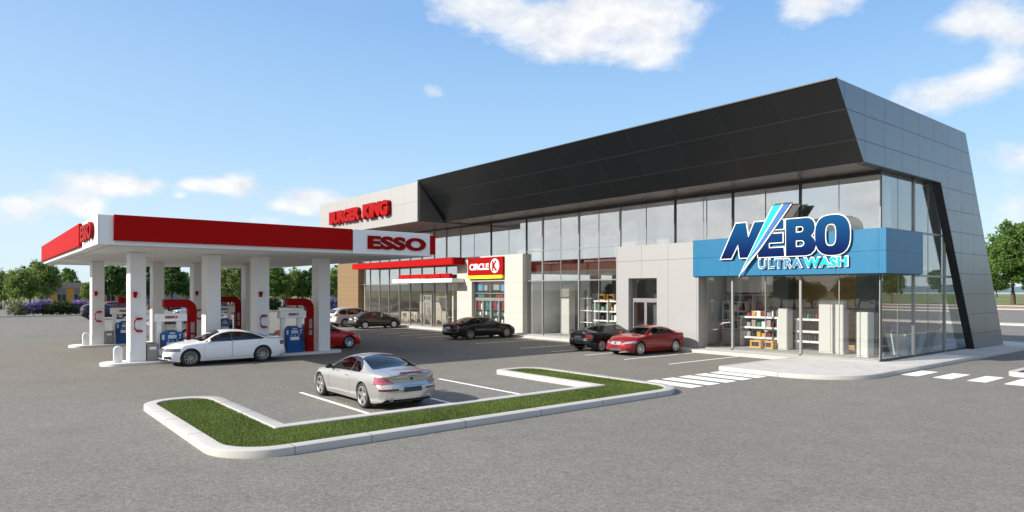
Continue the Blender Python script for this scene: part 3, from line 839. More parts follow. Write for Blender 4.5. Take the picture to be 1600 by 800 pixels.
# ------------------------------------------------------------------ shop signs
s = thing('wall_sign', 'red lettering spelling a burger restaurant name on the pale upper fascia', 'sign', (-51.4,25.1,9.5))
for word, x0, x1, z0, z1 in (('BURGER',-56.75,-50.75,8.98,10.12),('KING',-50.2,-45.95,8.95,10.18)):
    put_flat(text_mesh(word, .045, .16, .03), 'lettering', '-y', (x0,x1,z0,z1,25.03), M['red'], s)
s = thing('wall_sign', 'red rectangular sign with white round emblem and yellow strip over the cream shop entrance', 'sign', (-39.7,29.6,4.8))
MB().box(-41.85,-37.52,29.50,29.648,4.28,5.60).build('sign_board', M['red'], s, bevel=.015)
MB().box(-41.80,-37.56,29.42,29.648,4.03,4.275).build('sign_strip', M['yellow'], s, bevel=.015)
put_flat(text_mesh('CIRCLE', .035, .012, 0, .93), 'lettering', '-y', (-41.6,-39.15,4.68,5.16,29.49), M['white_sign'], s)
cb_ = MB(); cb_.lathe([(0,29.47),(.50,29.47),(.52,29.48),(.52,29.50)], (-38.45,0,4.95), 'y', 40); cb_.build('emblem', M['white_sign'], s, smooth=30)
put_flat(text_mesh('K', .05, .01), 'lettering', '-y', (-38.74,-38.12,4.58,5.32,29.465), M['red'], s)

s = thing('wall_sign', 'large dark blue and cyan car wash sign with lightning slash on the blue band', 'sign', (-16.4,29.5,5.2))
YN = 29.42
Np = [(-19.61,4.76),(-19.02,4.76),(-18.64,5.44),(-18.54,4.77),(-17.98,4.77),(-17.16,6.47),(-17.75,6.47),(-18.08,5.75),(-18.21,6.48),(-18.76,6.48)]
Ep = [(-17.56,4.77),(-17.56,5.53),(-16.9,6.47),(-16.26,6.47),(-16.26,6.05),(-16.9,6.05),(-16.9,5.85),(-16.31,5.85),(-16.31,5.43),(-17.0,5.43),(-17.0,5.18),(-16.26,5.18),(-16.22,4.77)]
Bp = [(-16.14,6.47),(-15.19,6.47),(-15.03,6.45),(-14.90,6.37),(-14.81,6.23),(-14.78,6.0),(-14.83,5.8),(-14.95,5.65),(-14.80,5.48),(-14.73,5.22),(-14.80,4.98),(-14.98,4.82),(-15.19,4.77),(-16.14,4.77)]
Bh1 = [(-15.67,6.11),(-15.42,6.11),(-15.33,6.06),(-15.30,5.97),(-15.33,5.88),(-15.42,5.83),(-15.67,5.83)]
Bh2 = [(-15.67,5.47),(-15.41,5.47),(-15.30,5.43),(-15.25,5.32),(-15.30,5.22),(-15.41,5.17),(-15.67,5.17)]
def sup(cx, cz, rx, rz, n, k=40):
    o = []
    for i in range(k):
        a = 2*math.pi*i/k; c, s_ = math.cos(a), math.sin(a)
        o.append((cx+rx*math.copysign(abs(c)**(2/n), c), cz+rz*math.copysign(abs(s_)**(2/n), s_)))
    return o
Op = sup(-14.0,5.62,.76,.88,2.7); Oh = sup(-14.07,5.63,.25,.49,2.9)
letters = [('letter', [Np]), ('letter', [Ep]), ('letter', [Bp,Bh1,Bh2]), ('letter', [Op,Oh])]
for i, (nm, spl) in enumerate(letters):
    L = put_flat(curve_mesh(spl, .022), nm, '-y', (YN-.004*i,), M['grad'], s)
    put_flat(curve_mesh(spl, .028, .042), 'letter_rim', '-y', (YN+.012+.004*i,), M['white_sign'], L)
for nm, spl, m, d in (('slash', [(-16.82,7.02),(-16.74,7.16),(-16.62,7.20),(-16.33,7.21),(-18.33,4.2),(-18.5,3.91)], 'cyan', .075),
                      ('slash', [(-16.30,7.21),(-16.20,7.21),(-18.24,4.34),(-18.40,4.1)], 'white_sign', .08),
                      ('slash', [(-16.17,7.21),(-15.87,7.21),(-17.40,5.28),(-18.12,4.52)], 'midblue', .085)):
    put_flat(curve_mesh([spl], .02), nm, '-y', (YN-d,), M[m], s)
put_flat(curve_mesh([[(-16.87,7.03),(-16.76,7.20),(-16.62,7.25),(-15.76,7.25),(-17.36,5.20),(-18.6,3.80)]], .02), 'slash_rim', '-y', (YN-.05,), M['white_sign'], s)
put_flat(curve_mesh([[(-15.83,7.17),(-15.42,7.14),(-15.82,6.56),(-16.28,6.56)]], .03), 'picture_tile', '-y', (YN+.03,), M['dark_plastic'], s)
put_flat(text_mesh('ULTRA', .055, .02, 0, 1.12), 'lettering_rim', '-y', (-17.58,-15.36,4.195,4.695,YN+.05), M['white_sign'], s)
put_flat(text_mesh('ULTRA', .012, .03, 0, 1.12), 'lettering', '-y', (-17.53,-15.41,4.235,4.655,YN+.02), M['outline_blue'], s)
put_flat(text_mesh('WASH', .065, .02, 0, 1.05), 'lettering_rim', '-y', (-15.34,-13.32,4.195,4.695,YN+.05), M['white_sign'], s)
put_flat(text_mesh('WASH', .035, .03, 0, 1.05), 'lettering', '-y', (-15.30,-13.37,4.235,4.655,YN+.02), M['cyan'], s)
# ------------------------------------------------------------------ fuel station canopy
CX1, CX0, CY0, CY1, CZ0, CZ1 = -28.5, -52.3, 3.63, 17.96, 4.87, 5.97
FC = thing('fuel_canopy', 'flat white and red fuel station canopy on eight square columns', 'canopy', (-40,10,0))
b = MB(); b.box(CX0,CX1,CY0,CY1,CZ0,CZ1); b.build('roof_body', M['station_white'], FC, bevel=.02)
MB().box(CX0+.35,CX1-.35,CY0+.35,CY1-.35,CZ0-.045,CZ0-.002).build('soffit', panel_mat('canopy soffit', (.66,.66,.655), [('X',-28.5,1.2),('Y',3.63,1.2)], .5, 0, .015, .75, .02), FC)
rb_ = MB()
rb_.box(CX1+.002,CX1+.13,4.09,13.57,5.03,CZ1+.015)
rb_.box(CX1+.002,CX1+.10,17.70,CY1+.09,4.97,5.92)
rb_.build('front_fascia', M['red_fascia'], FC, bevel=.012, seg=1)
MB().box(CX0-.02,-33.2,CY0-.13,CY0-.002,5.03,CZ1+.015).build('side_fascia', M['red_fascia'], FC, bevel=.012, seg=1)
MB().box(CX0,CX1,CY1+.002,CY1+.09,4.97,5.92).build('side_fascia', M['red_fascia'], FC)
MB().box(CX1+.002,CX1+.16,13.59,17.69,CZ0-.005,CZ1+.01).build('sign_panel', M['white_sign'], FC, bevel=.012, seg=1)
MB().box(-32.6,CX1+.012,CY0-.05,CY0-.002,CZ0-.003,CZ1+.01).build('sign_panel', M['white_sign'], FC, bevel=.012, seg=1)
put_flat(text_mesh('ESSO', .045, .03, .006, 1.06), 'lettering', '+x', (14.29,17.42,5.10,5.73,CX1+.20), M['red'], FC)
put_flat(text_mesh('ESSO', .035, .05, .006, 1.06), 'lettering', '-y', (-32.2,-29.2,5.13,5.78,CY0-.13), M['red'], FC)
for k, x in enumerate((-39.0,-46.0)):
    for y in (7.2, 12.4): MB().box(x-.3,x+.3,y-.3,y+.3,CZ0-.075,CZ0-.047).build('downlight', M['white'], FC, bevel=.01, seg=1)
YC = [(5.27,5.88),(8.34,8.95),(10.56,11.17),(13.65,14.26)]
def fitting(col, xf, y0):
    lm = MB(); lm.prism([(y0+.13,2.86),(y0+.22,2.86),(y0+.27,3.12),(y0+.10,3.12)], 'x', xf+.002, xf+.12)
    lm.build('wall_lamp', M['red'], col, bevel=.01, seg=1)
    hk = MB()
    hk.tube([(xf+.16,y0+.42,1.97),(xf+.16,y0+.22,1.95),(xf+.16,y0+.14,1.86),(xf+.16,y0+.14,1.56),(xf+.16,y0+.22,1.45),(xf+.16,y0+.42,1.43)], .03, 8)
    hk.box(xf+.002,xf+.2,y0+.22,y0+.44,1.93,2.01); hk.box(xf+.002,xf+.2,y0+.22,y0+.44,1.40,1.47)
    hk.build('hose_bracket', M['red'], col, smooth=40)
    MB().box(xf+.002,xf+.03,y0+.2,y0+.36,1.5,1.9).build('bracket_plate', M['white'], col)
for xf in (-32.4, -44.0):
    for i, (a, c) in enumerate(YC):
        cm = MB(); cm.box(xf-.9,xf,a,c,.11,CZ0-.05)
        o = cm.build('column', M['station_white'], FC, bevel=.015)
        if i in (0, 2): fitting(o, xf, a)

# islands
for xf, d in ((-32.0,'front'), (-43.6,'back')):
    p = densify(round_poly([(xf,4.2),(xf,14.95),(xf-1.5,14.95),(xf-1.5,4.2)], .72, 12), .5)
    b = MB(); b.prism(p, 'z', -.05, .12)
    tag(b.build('pump_island', M['isl'], bevel=.02, smooth=40), kind='structure')

def make_pump(x, y, which):
    """header frame, dispenser and red arch of one pump place; y = start of the header"""
    h = thing('pump_header', 'white header frame over the blue fuel pump ' + which, 'pump header', (x,y,.12), 'white header frames over the pumps')
    b = MB(); b.box(x-.55,x-.08,y,y+1.31,1.81,2.17); b.build('header_box', M['white'], h, bevel=.02)
    for a in (.10,.92):
        MB().box(x-.45,x-.19,y+a,y+a+.20,.12,1.809).build('leg', M['white'], h, bevel=.015)
    put_flat(text_mesh('ESSO', .045, .006), 'lettering', '+x', (y+.42,y+.92,1.94,2.06,x-.07), M['red'], h)
    d = thing('fuel_dispenser', 'blue fuel dispenser with pale displays ' + which, 'fuel pump', (x,y+.7,.12), 'blue fuel dispensers')
    prof_ = [(y+.24,.12),(y+1.14,.12),(y+1.14,1.32),(y+.92,1.34),(y+.84,1.42),(y+.54,1.42),(y+.46,1.34),(y+.24,1.30)]
    MB().prism(prof_, 'x', x-.62, x-.02).build('cabinet', M['pump_blue'], d, bevel=.02)
    MB().box(x-.019,x-.004,y+.28,y+1.10,.16,.72).build('lower_door', M['pump_blue'], d, bevel=.006, seg=1)
    sc = MB()
    for (a, c, z0, z1) in ((.52,.86,1.06,1.22),(.58,.8,1.27,1.33),(.28,.37,1.02,1.24),(.96,1.07,1.17,1.26),(.96,1.07,1.06,1.13),(.50,.57,.95,1.0),(.66,.73,.94,.99),(.86,.93,.95,1.0)):
        sc.box(x-.019,x+.004,y+a,y+c,z0,z1)
    sc.build('display', M['screen'], d)
    MB().box(x-.019,x+.03,y+.46,y+.90,.74,.90).build('card_panel', M['white'], d, bevel=.01)
    for a in (.26, 1.10):
        n_ = MB(); n_.box(x-.019,x+.05,y+a-.035,y+a+.035,.86,1.0); n_.tube([(x+.05,y+a,.93),(x+.09,y+a,.8),(x+.05,y+a+.02,.7)], .018)
        nz = n_.build('nozzle', M['dark_plastic'], d, smooth=40)
        MB().tube([(x+.05,y+a+.02,.7),(x+.09,y+a+.05,.45),(x+.10,y+a+.02,.25),(x+.06,y+a-.03,.3),(x+.02,y+a-.05,.9),(x+.0,y+a-.05,1.25)], .014, 6).build('hose', M['dark_plastic'], nz, smooth=50)
    a_ = thing('arch_sign', 'red curved arch beside the fuel pump ' + which, 'arch', (x,y+1.55,.12), 'red arches by the pumps')
    y0, y1, zt, w = y+.38, y+1.72, 2.78, .35
    # outline in (y,z): horizontal arm bending down into the leg
    o_ = [(y0,zt)]; r = .48
    for k in range(11): t = math.pi/2*(1-k/10); o_.append((y1-r+r*math.cos(t), zt-r+r*math.sin(t)))
    o_ += [(y1,.12),(y1-w,.12)]; r2 = .14
    for k in range(7): t = math.pi/2*k/6; o_.append((y1-w-r2+r2*math.cos(t), zt-w-r2+r2*math.sin(t)))
    o_ += [(y0,zt-w)]
    MB().prism(o_, 'x', x-.52, x-.12).build('arch_body', M['red'], a_, bevel=.015)
    for z0, z1 in ((1.28,1.75),(.95,1.2)):
        MB().box(x-.119,x-.11,y1-w+.09,y1-.1,z0,z1).build('inset_panel', M['grey_bin'], a_, bevel=.006, seg=1)
make_pump(-32.25, 6.19, 'behind the white sedan bonnet')
make_pump(-32.25, 11.67, 'behind the white sedan boot')
make_pump(-43.85, 6.19, 'at the left on the back island')
make_pump(-43.85, 11.67, 'at the right on the back island')

def hoop(x, y, lab):
    o = thing('bollard', lab, 'bollard', (x,y,.12))
    pts = [(y-.16,.12),(y+.16,.12),(y+.16,.62)]
    for k in range(1,10): t = math.pi*k/10; pts.append((y+.16*math.cos(t), .62+.2*math.sin(t)))
    pts.append((y-.16,.62))
    MB().prism(pts, 'x', x-.09, x+.09).build('guard_body', M['white'], o, bevel=.03, smooth=40)
    MB().prism([(y-.05,.2),(y+.05,.2),(y+.05,.60),(y,.66),(y-.05,.60)], 'x', x+.091, x+.098).build('recess', M['station_white'], o)
hoop(-32.62, 4.84, 'white rounded guard post on the front island nose')
hoop(-44.2, 5.0, 'white rounded guard post on the back island nose')
def bin_(x, y, lab):
    o = thing('litter_bin', lab, 'litter bin', (x,y,.12))
    MB().box(x-.2,x+.2,y-.2,y+.2,.12,.80).build('bin_body', M['grey_bin'], o, bevel=.03)
    MB().box(x-.22,x+.22,y-.22,y+.22,.801,.87).build('lid', M['interior_grey'], o, bevel=.02)
    MB().box(x+.2,x+.212,y-.13,y+.13,.62,.74).build('flap', M['station_white'], o)
bin_(-32.5, 6.12, 'grey litter bin on the front island next to the first column')
bin_(-44.1, 6.1, 'grey litter bin on the back island next to the first column')
# ------------------------------------------------------------------ cars
def pchip(pts):
    pts = sorted(pts); xs = [p[0] for p in pts]; ys = [p[1] for p in pts]; n = len(xs)
    d = [(ys[i+1]-ys[i])/(xs[i+1]-xs[i]) for i in range(n-1)]; m = [0]*n
    m[0], m[-1] = d[0], d[-1]
    for i in range(1, n-1):
        if d[i-1]*d[i] <= 0: m[i] = 0
        else:
            w1 = 2*(xs[i+1]-xs[i])+(xs[i]-xs[i-1]); w2 = (xs[i+1]-xs[i])+2*(xs[i]-xs[i-1])
            m[i] = (w1+w2)/(w1/d[i-1]+w2/d[i])
    def f(x):
        if x <= xs[0]: return ys[0]
        if x >= xs[-1]: return ys[-1]
        i = 0
        while x > xs[i+1]: i += 1
        h = xs[i+1]-xs[i]; t = (x-xs[i])/h
        return ((2*t**3-3*t*t+1)*ys[i]+(t**3-2*t*t+t)*h*m[i]+(-2*t**3+3*t*t)*ys[i+1]+(t**3-t*t)*h*m[i+1])
    return f

M['car_glass'] = glass_mat('car glass', (.34,.36,.36), .07, .95)
M['car_glass_clear'] = glass_mat('clear car glass', (.55,.57,.56), .08, .95)
M['tyre'] = mat('tyre rubber', (.02,.02,.021), .75, vary=.15, vscale=20)
M['alloy'] = mat('alloy rim', (.58,.58,.59), .28, .85, vary=.05)
M['alloy_dark'] = mat('dark alloy rim', (.30,.295,.285), .3, .8, vary=.05)
M['hubcap'] = mat('silver hub cap', (.6,.6,.6), .35, .5)
M['disc'] = mat('brake disc', (.10,.10,.10), .5, .6)
M['trim'] = mat('black trim', (.012,.012,.013), .35)
M['chrome'] = mat('chrome', (.75,.76,.77), .12, 1.0, vary=.01)
M['lamp_red'] = mat('red lamp lens', (.15,.004,.007), .08, coat=1)
M['lamp_pink'] = mat('pale red lamp lens', (.36,.07,.12), .08, coat=1)
M['lamp_clear'] = mat('clear lamp lens', (.42,.44,.46), .1, .5, coat=1)
M['lamp_smoke'] = mat('smoked lamp lens', (.12,.125,.13), .08, .4, coat=1)
M['plate'] = mat('number plate blank', (.03,.04,.05), .4)
M['plate_white'] = mat('pale number plate blank', (.5,.5,.5), .4)
M['seat_dark'] = mat('dark seat cloth', (.03,.03,.032), .8); M['seat_beige'] = mat('beige leather', (.22,.15,.10), .6)
M['seat_red'] = mat('red leather', (.30,.03,.03), .6)
P_ = {}
P_['silver'] = paint_mat('champagne silver paint', (.50,.493,.48), .65, .28)
P_['white'] = paint_mat('white paint', (.80,.80,.81), 0, .3)
P_['pearl'] = paint_mat('pearl white paint', (.60,.60,.61), 0, .3)
P_['black'] = paint_mat('black paint', (.008,.008,.009), 0, .25)
P_['navy'] = paint_mat('dark blue paint', (.010,.013,.022), .2, .3)
P_['graphite'] = paint_mat('graphite paint', (.045,.043,.043), .4, .32)
P_['red'] = paint_mat('bright red paint', (.52,.010,.010), 0, .3)
P_['crimson'] = paint_mat('dark red paint', (.24,.010,.012), .15, .3)
P_['mist'] = paint_mat('silver white paint', (.50,.49,.49), .35, .33)

def build_car(name, sp, paint):
    top, belt, plan, gh = pchip(sp['top']), pchip(sp['belt']), pchip(sp['plan']), sp.get('tumble', .5)
    x0, x1 = sp['x0'], sp['x1']; zb = pchip(sp['bottom'])
    rprof, fprof = pchip(sp['rear']), pchip(sp['front'])
    NL, NU = 13, 15; N = NL+NU
    rr = .09
    xs = [x0+(x1-x0)*i/62 for i in range(63)]
    xs += [x0+.006, x0+.02, x0+.045, x1-.006, x1-.02, x1-.045]
    xs = sorted(set(round(x, 4) for x in xs))
    axles = sp['axles']; rw = sp['wheel_r']; ra = rw+.045
    def section(x):
        W = plan(x); zt = top(x); zbt = min(belt(x), zt-.012); b = zb(x); pts = []
        fl = sum(math.exp(-((x-a)/.36)**2) for a in axles)
        for i in range(NL):
            u = i/(NL-1); z = b+(zbt-b)*u
            s = .90+.10*math.sin(min(1, u/.5)*math.pi/2) if u < .5 else 1.0-.012*((u-.5)/.32)**2 if u < .82 else 1-.012-.045*((u-.82)/.18)**1.6
            crease = .010*math.exp(-((u-.70)/.07)**2)
            y = W*s + crease + .024*fl*math.exp(-((z-rw)/.34)**2)
            pts.append((y, z))
        yA = pts[-1][0]; h = zt-zbt
        g = max(0, min(1, (h-.10)/.28)); g = g*g*(3-2*g)
        yB = yA-(.035+.30*h)*(1-g)-g*(.04+gh*h); cr = h*(.62*(1-g))+g*.055
        B = (yB, zt-cr); A = (yA, zbt)
        nA = 7
        for i in range(1, nA+1):
            t = i/nA*.80; bul = .012*g*math.sin(math.pi*t)
            pts.append((A[0]+(B[0]-A[0])*t+bul, A[1]+(B[1]-A[1])*t))
        S_ = pts[-1]; e = .80; E_ = (yB*e, zt-cr*e*e)
        for i in range(1, 4):
            t = i/4
            pts.append(((1-t)**2*S_[0]+2*t*(1-t)*B[0]+t*t*E_[0], (1-t)**2*S_[1]+2*t*(1-t)*B[1]+t*t*E_[1]))
        k = NU-nA-3
        for i in range(k):
            t = e*(1-i/(k-1)); pts.append((yB*t, zt-cr*t*t))
        return pts
    rows = []
    for x in xs:
        p = section(x); d = min(x-x0, x1-x); e = rr-math.sqrt(max(0, rr*rr-(rr-d)**2)) if d < rr else 0
        zm = (p[0][1]+p[-1][1])/2; hh = (p[-1][1]-p[0][1])/2; q = 1-e*.8/hh
        rows.append([(max(0, y-e*min(1, y/.3)), zm+(z-zm)*q) for y, z in p])
    Wm = max(plan(x) for x in xs)
    bm = bmesh.new(); lay = bm.faces.layers.int.new('pid')
    def deform(x, y, z):
        t = max(0, min(1, (x0+.75-x)/.75)); t = t*t*(3-2*t)
        f = max(0, min(1, (x-(x1-.85))/.85)); f = f*f*(3-2*f)
        a = abs(y)/Wm
        dx = t*(sp.get('rear_round', .16)*a**2.2+.10*a**7+rprof(z)) - f*(sp.get('front_round', .24)*a**2.2+.14*a**7+fprof(z))
        return (x+dx, y, z)
    grid = []
    for x, r in zip(xs, rows):
        L = [bm.verts.new(deform(x, y, z)) for y, z in r]
        Rr = [bm.verts.new(deform(x, -y, z)) for y, z in r[:-1]]
        grid.append((L, Rr + [L[-1]]))
    for i in range(len(xs)-1):
        for s in (0, 1):
            a, b = grid[i][s], grid[i+1][s]
            for j in range(N-1):
                q = (a[j], b[j], b[j+1], a[j+1]) if s else (a[j], a[j+1], b[j+1], b[j])
                bm.faces.new(q)
    m = 12
    for gi, x in ((0, x0), (-1, x1)):
        L, Q = grid[gi]; prev = None
        for j in range(N-1):
            r = [L[j]]
            for k in range(1, m):
                y = rows[gi][j][0]*(1-2*k/m); r.append(bm.verts.new(deform(x, y, rows[gi][j][1])))
            r.append(Q[j])
            if prev:
                for k in range(m):
                    q = (prev[k], prev[k+1], r[k+1], r[k]); bm.faces.new(q if gi == 0 else q[::-1])
            prev = r
        for k in range(m): 
            q = (prev[k], prev[k+1], L[-1]); bm.faces.new(q if gi == 0 else q[::-1])
    bmesh.ops.recalc_face_normals(bm, faces=bm.faces)
    cx = sum(f.calc_center_median().z*f.normal.z for f in bm.faces if f.normal.z > .9)
    if cx < 0: bmesh.ops.reverse_faces(bm, faces=bm.faces)
    bm.normal_update()
    idx = {'x': 0, 'y': 1, 'z': 2}
    def cut(axes, poly, filt, pid, only=None):
        a, b = idx[axes[0]], idx[axes[1]]; n = len(poly)
        for i in range(n):
            p, q = poly[i], poly[(i+1) % n]
            if abs(p[0]-q[0])+abs(p[1]-q[1]) < 1e-6: continue
            lo = (min(p[0], q[0])-.004, min(p[1], q[1])-.004); hi = (max(p[0], q[0])+.004, max(p[1], q[1])+.004)
            fs = []
            for f in bm.faces:
                us = [v.co[a] for v in f.verts]; vs = [v.co[b] for v in f.verts]
                if max(us) < lo[0] or min(us) > hi[0] or max(vs) < lo[1] or min(vs) > hi[1]: continue
                if filt(f.calc_center_median(), f.normal): fs.append(f)
            if not fs: continue
            no = Vector((0, 0, 0)); no[a] = q[1]-p[1]; no[b] = -(q[0]-p[0]); co_ = Vector((0, 0, 0)); co_[a] = p[0]; co_[b] = p[1]
            geom = list({v for f in fs for v in f.verts})+list({e for f in fs for e in f.edges})+fs
            bmesh.ops.bisect_plane(bm, geom=geom, plane_co=co_, plane_no=no.normalized(), dist=1e-5)
        for f in bm.faces:
            c = f.calc_center_median()
            if filt(c, f.normal) and in_poly(c[a], c[b], poly) and (only is None or f[lay] in only): f[lay] = pid
    # wheel arches
    for ax in axles:
        circ = [(ax+ra*math.cos(2*math.pi*k/28), rw+ra*math.sin(2*math.pi*k/28)) for k in range(28)]
        for s in (1, -1):
            cut('xz', circ, lambda c, n, s=s: c.y*s > .45, 99)
    bmesh.ops.delete(bm, geom=[f for f in bm.faces if f[lay] == 99], context='FACES')
    es = [e for e in bm.edges if len(e.link_faces) == 1 and all(any(abs(math.hypot(v.co.x-ax, v.co.z-rw)-ra) < .012 for ax in axles) for v in e.verts)]
    ex = bmesh.ops.extrude_edge_only(bm, edges=es)
    for v in [g for g in ex['geom'] if isinstance(g, bmesh.types.BMVert)]: v.co.y -= math.copysign(.09, v.co.y)
    bm.normal_update()
    # parts cut out of the shell
    parts = []; pid = 0
    for r in sp['regions']:
        nm, mt, axes, poly = r['name'], r['mat'], r['axes'], r['poly']
        sides = (1, -1) if r.get('mirror') else (0,)
        for s in sides:
            pid += 1; P2 = poly
            if axes[0] == 'y' and s == -1: P2 = [(-u, v) for u, v in poly]
            if axes[1] == 'y' and s == -1: P2 = [(u, -v) for u, v in poly]
            end = r.get('end', 0); lim = r.get('xlim', (-9, 9)); up = r.get('up', False)
            def filt(c, n, s=s, axes=axes, end=end, lim=lim, up=up):
                if c.x < lim[0] or c.x > lim[1]: return False
                if axes == 'xz': return c.y*s > .25 and (abs(n.y) > .22)
                if axes == 'yz': return c.x*end > 0 and (r.get('any') or n.x*end > .12)
                return n.z > .12
            for lx in lim:
                if abs(lx) < 8:
                    fs = [f for f in bm.faces if min(v.co.x for v in f.verts) < lx < max(v.co.x for v in f.verts) and (s == 0 or f.calc_center_median().y*s > -.05)]
                    geom = list({v for f in fs for v in f.verts})+list({e for f in fs for e in f.edges})+fs
                    if fs: bmesh.ops.bisect_plane(bm, geom=geom, plane_co=(lx, 0, 0), plane_no=(1, 0, 0), dist=1e-5)
            cut(axes, P2, filt, pid)
            parts.append((pid, nm, mt, r.get('label'), r.get('rim', .008), r.get('sink', 0)))
    root = thing(name, sp['label'], 'car')
    # seams round the cut parts
    bm.edges.ensure_lookup_table()
    sm = {}
    rim = {p[0]: p[4] for p in parts}
    for e in bm.edges:
        if len(e.link_faces) == 2:
            a, b = e.link_faces[0][lay], e.link_faces[1][lay]
            if a != b:
                w_ = max(rim.get(a, 0), rim.get(b, 0))
                if w_ > 0: sm.setdefault('seam', []).append((e.verts[0].co.copy(), e.verts[1].co.copy(), ((e.link_faces[0].normal+e.link_faces[1].normal)/2).normalized(), w_))
    mesh_by = {}
    for f in bm.faces: mesh_by.setdefault(f[lay], []).append(f)
    vn = {v: v.normal.copy() for v in bm.verts}
    def export(fs, nm, mats, sink=0, parent=root, smooth=42):
        b = MB(); mp_ = {}
        for f in fs:
            ids = []
            for v in f.verts:
                if v not in mp_: mp_[v] = len(b.v); b.v.append(tuple(v.co - vn[v]*sink))
                ids.append(mp_[v])
            b.f.append(tuple(ids)); b.m.append(0)
        return b.build(nm, mats, parent, smooth=smooth, fix=False)
    body = export(mesh_by.get(0, []), 'body', paint)
    doors = {}
    for (k, nm, mt, lb, rm, sk) in parts:
        if k not in mesh_by: continue
        o = export(mesh_by[k], nm, paint if mt == 'paint' else M[mt], sk)
        if lb: o['label'] = lb
        if nm == 'door': doors.setdefault(nm, []).append(o)
    if 'seam' in sm:
        b = MB()
        for p, q, n, w_ in sm['seam']:
            d = (q-p)
            if d.length < 1e-5: continue
            d.normalize(); t = d.cross(n)*w_*.4; u = n*.003
            b.add([p-t+u*.2, p+t+u*.2, q+t+u*.2, q-t+u*.2, p+u, q+u], [(0,4,5,3),(4,1,2,5)])
        b.build('seam', M['trim'], root, fix=False)
    bm.free()
    # underbody and wheel wells
    b = MB(); zu = min(p[1] for p in sp['bottom'])+.04
    b.box(x0+.25, x1-.3, -Wm*.80, Wm*.80, zu, zu+.03)
    for ax in axles:
        for s in (1, -1):
            arc = [(ax+(ra+.02)*math.cos(math.pi*k/12), rw+(ra+.02)*math.sin(math.pi*k/12)) for k in range(13)]
            arc = [(ax+ra+.02, .12)]+arc+[(ax-ra-.02, .12)]
            ya, yb = s*(Wm-.10), s*(Wm-.42)
            vs = [(x, ya, z) for x, z in arc]+[(x, yb, z) for x, z in arc]; n = len(arc)
            b.add(vs, [(i, i+1, n+i+1, n+i) for i in range(n-1)]+[tuple(range(n, 2*n))])
    b.build('underbody', M['trim'], root, fix=False)
    # cabin
    sc = M[sp.get('seat', 'seat_dark')]; bb = zu+.1
    fl_ = MB(); cx0, cx1 = sp['cabin']; zs_ = belt((cx0+cx1)/2)
    fl_.box(cx0, cx1, -Wm*.78, Wm*.78, bb, bb+.03)
    fl_.box(cx1-.42, cx1-.02, -Wm*.76, Wm*.76, bb+.3, zs_-.03)
    fl_.box(cx0, cx0+.5, -Wm*.70, Wm*.70, bb+.3, zs_-.02)
    for s in (1, -1): fl_.box(cx0, cx1, s*Wm*.80-.02, s*Wm*.80+.02, bb, zs_-.08)
    fl_.build('cabin_floor', M['seat_dark'], root)
    seats = [(cx1-1.05, .37, 0), (cx1-1.05, -.37, 0), (cx0+.72, .36, -.10), (cx0+.72, -.36, -.10)]
    for k, (sx, sy, dz) in enumerate(seats):
        bb = zu+.1+dz; b = MB(); b.cbox((sx, sy, bb+.25), (.5, .48, .16))
        rot = Matrix.Rotation(R(-16), 3, 'Y'); b.cbox((sx-.30, sy, bb+.53), (.13, .47, .56), rot)
        b.cbox((sx-.385, sy, bb+.84), (.08, .22, .13), rot)
        b.build('seat', sc, root, bevel=.04, smooth=45)
    sw = MB(); cc = Vector((cx1-.55, .37, zs_+.0)); rot = Matrix.Rotation(R(-62), 3, 'Y'); ring = [cc+rot @ Vector((.18*math.cos(2*math.pi*k/16), .18*math.sin(2*math.pi*k/16), 0)) for k in range(17)]
    sw.tube(ring, .016, 6, cap=False); sw.build('steering_wheel', M['trim'], root, smooth=50)
    # wheels
    wt = sp.get('tyre_w', .24); style = sp.get('rim', 'ten'); rimr = sp.get('rim_r', rw*.72); rm_ = M[sp.get('rim_mat', 'alloy')]
    def wheel(ax, s):
        yo = sp['track']; w = bpy.data.objects.new('wheel', None); COL.objects.link(w); w.parent = root
        w.empty_display_size = .1
        w.location = (ax, s*yo, rw)
        if s < 0: w.rotation_euler.z = math.pi
        h = wt/2
        t = MB(); t.lathe([(rimr, -h*.9), (rimr+.03, -h), (rw-.035, -h*.97), (rw-.008, -h*.78), (rw, -h*.45), (rw, h*.45), (rw-.008, h*.78), (rw-.035, h*.97), (rimr+.03, h), (rimr, h*.9)], axis='y', n=36, closed=True)
        t.v = [tuple(v) for v in t.v]
        me_o = t.build('tyre', M['tyre'], None, smooth=40); me_o.parent = w
        r = MB()
        r.lathe([(rimr+.004, h*.9), (rimr-.012, h*.94), (rimr-.03, h*.80), (rimr-.035, h*.1), (rimr-.035, -h*.8)], axis='y', n=36)
        hub = h*.62
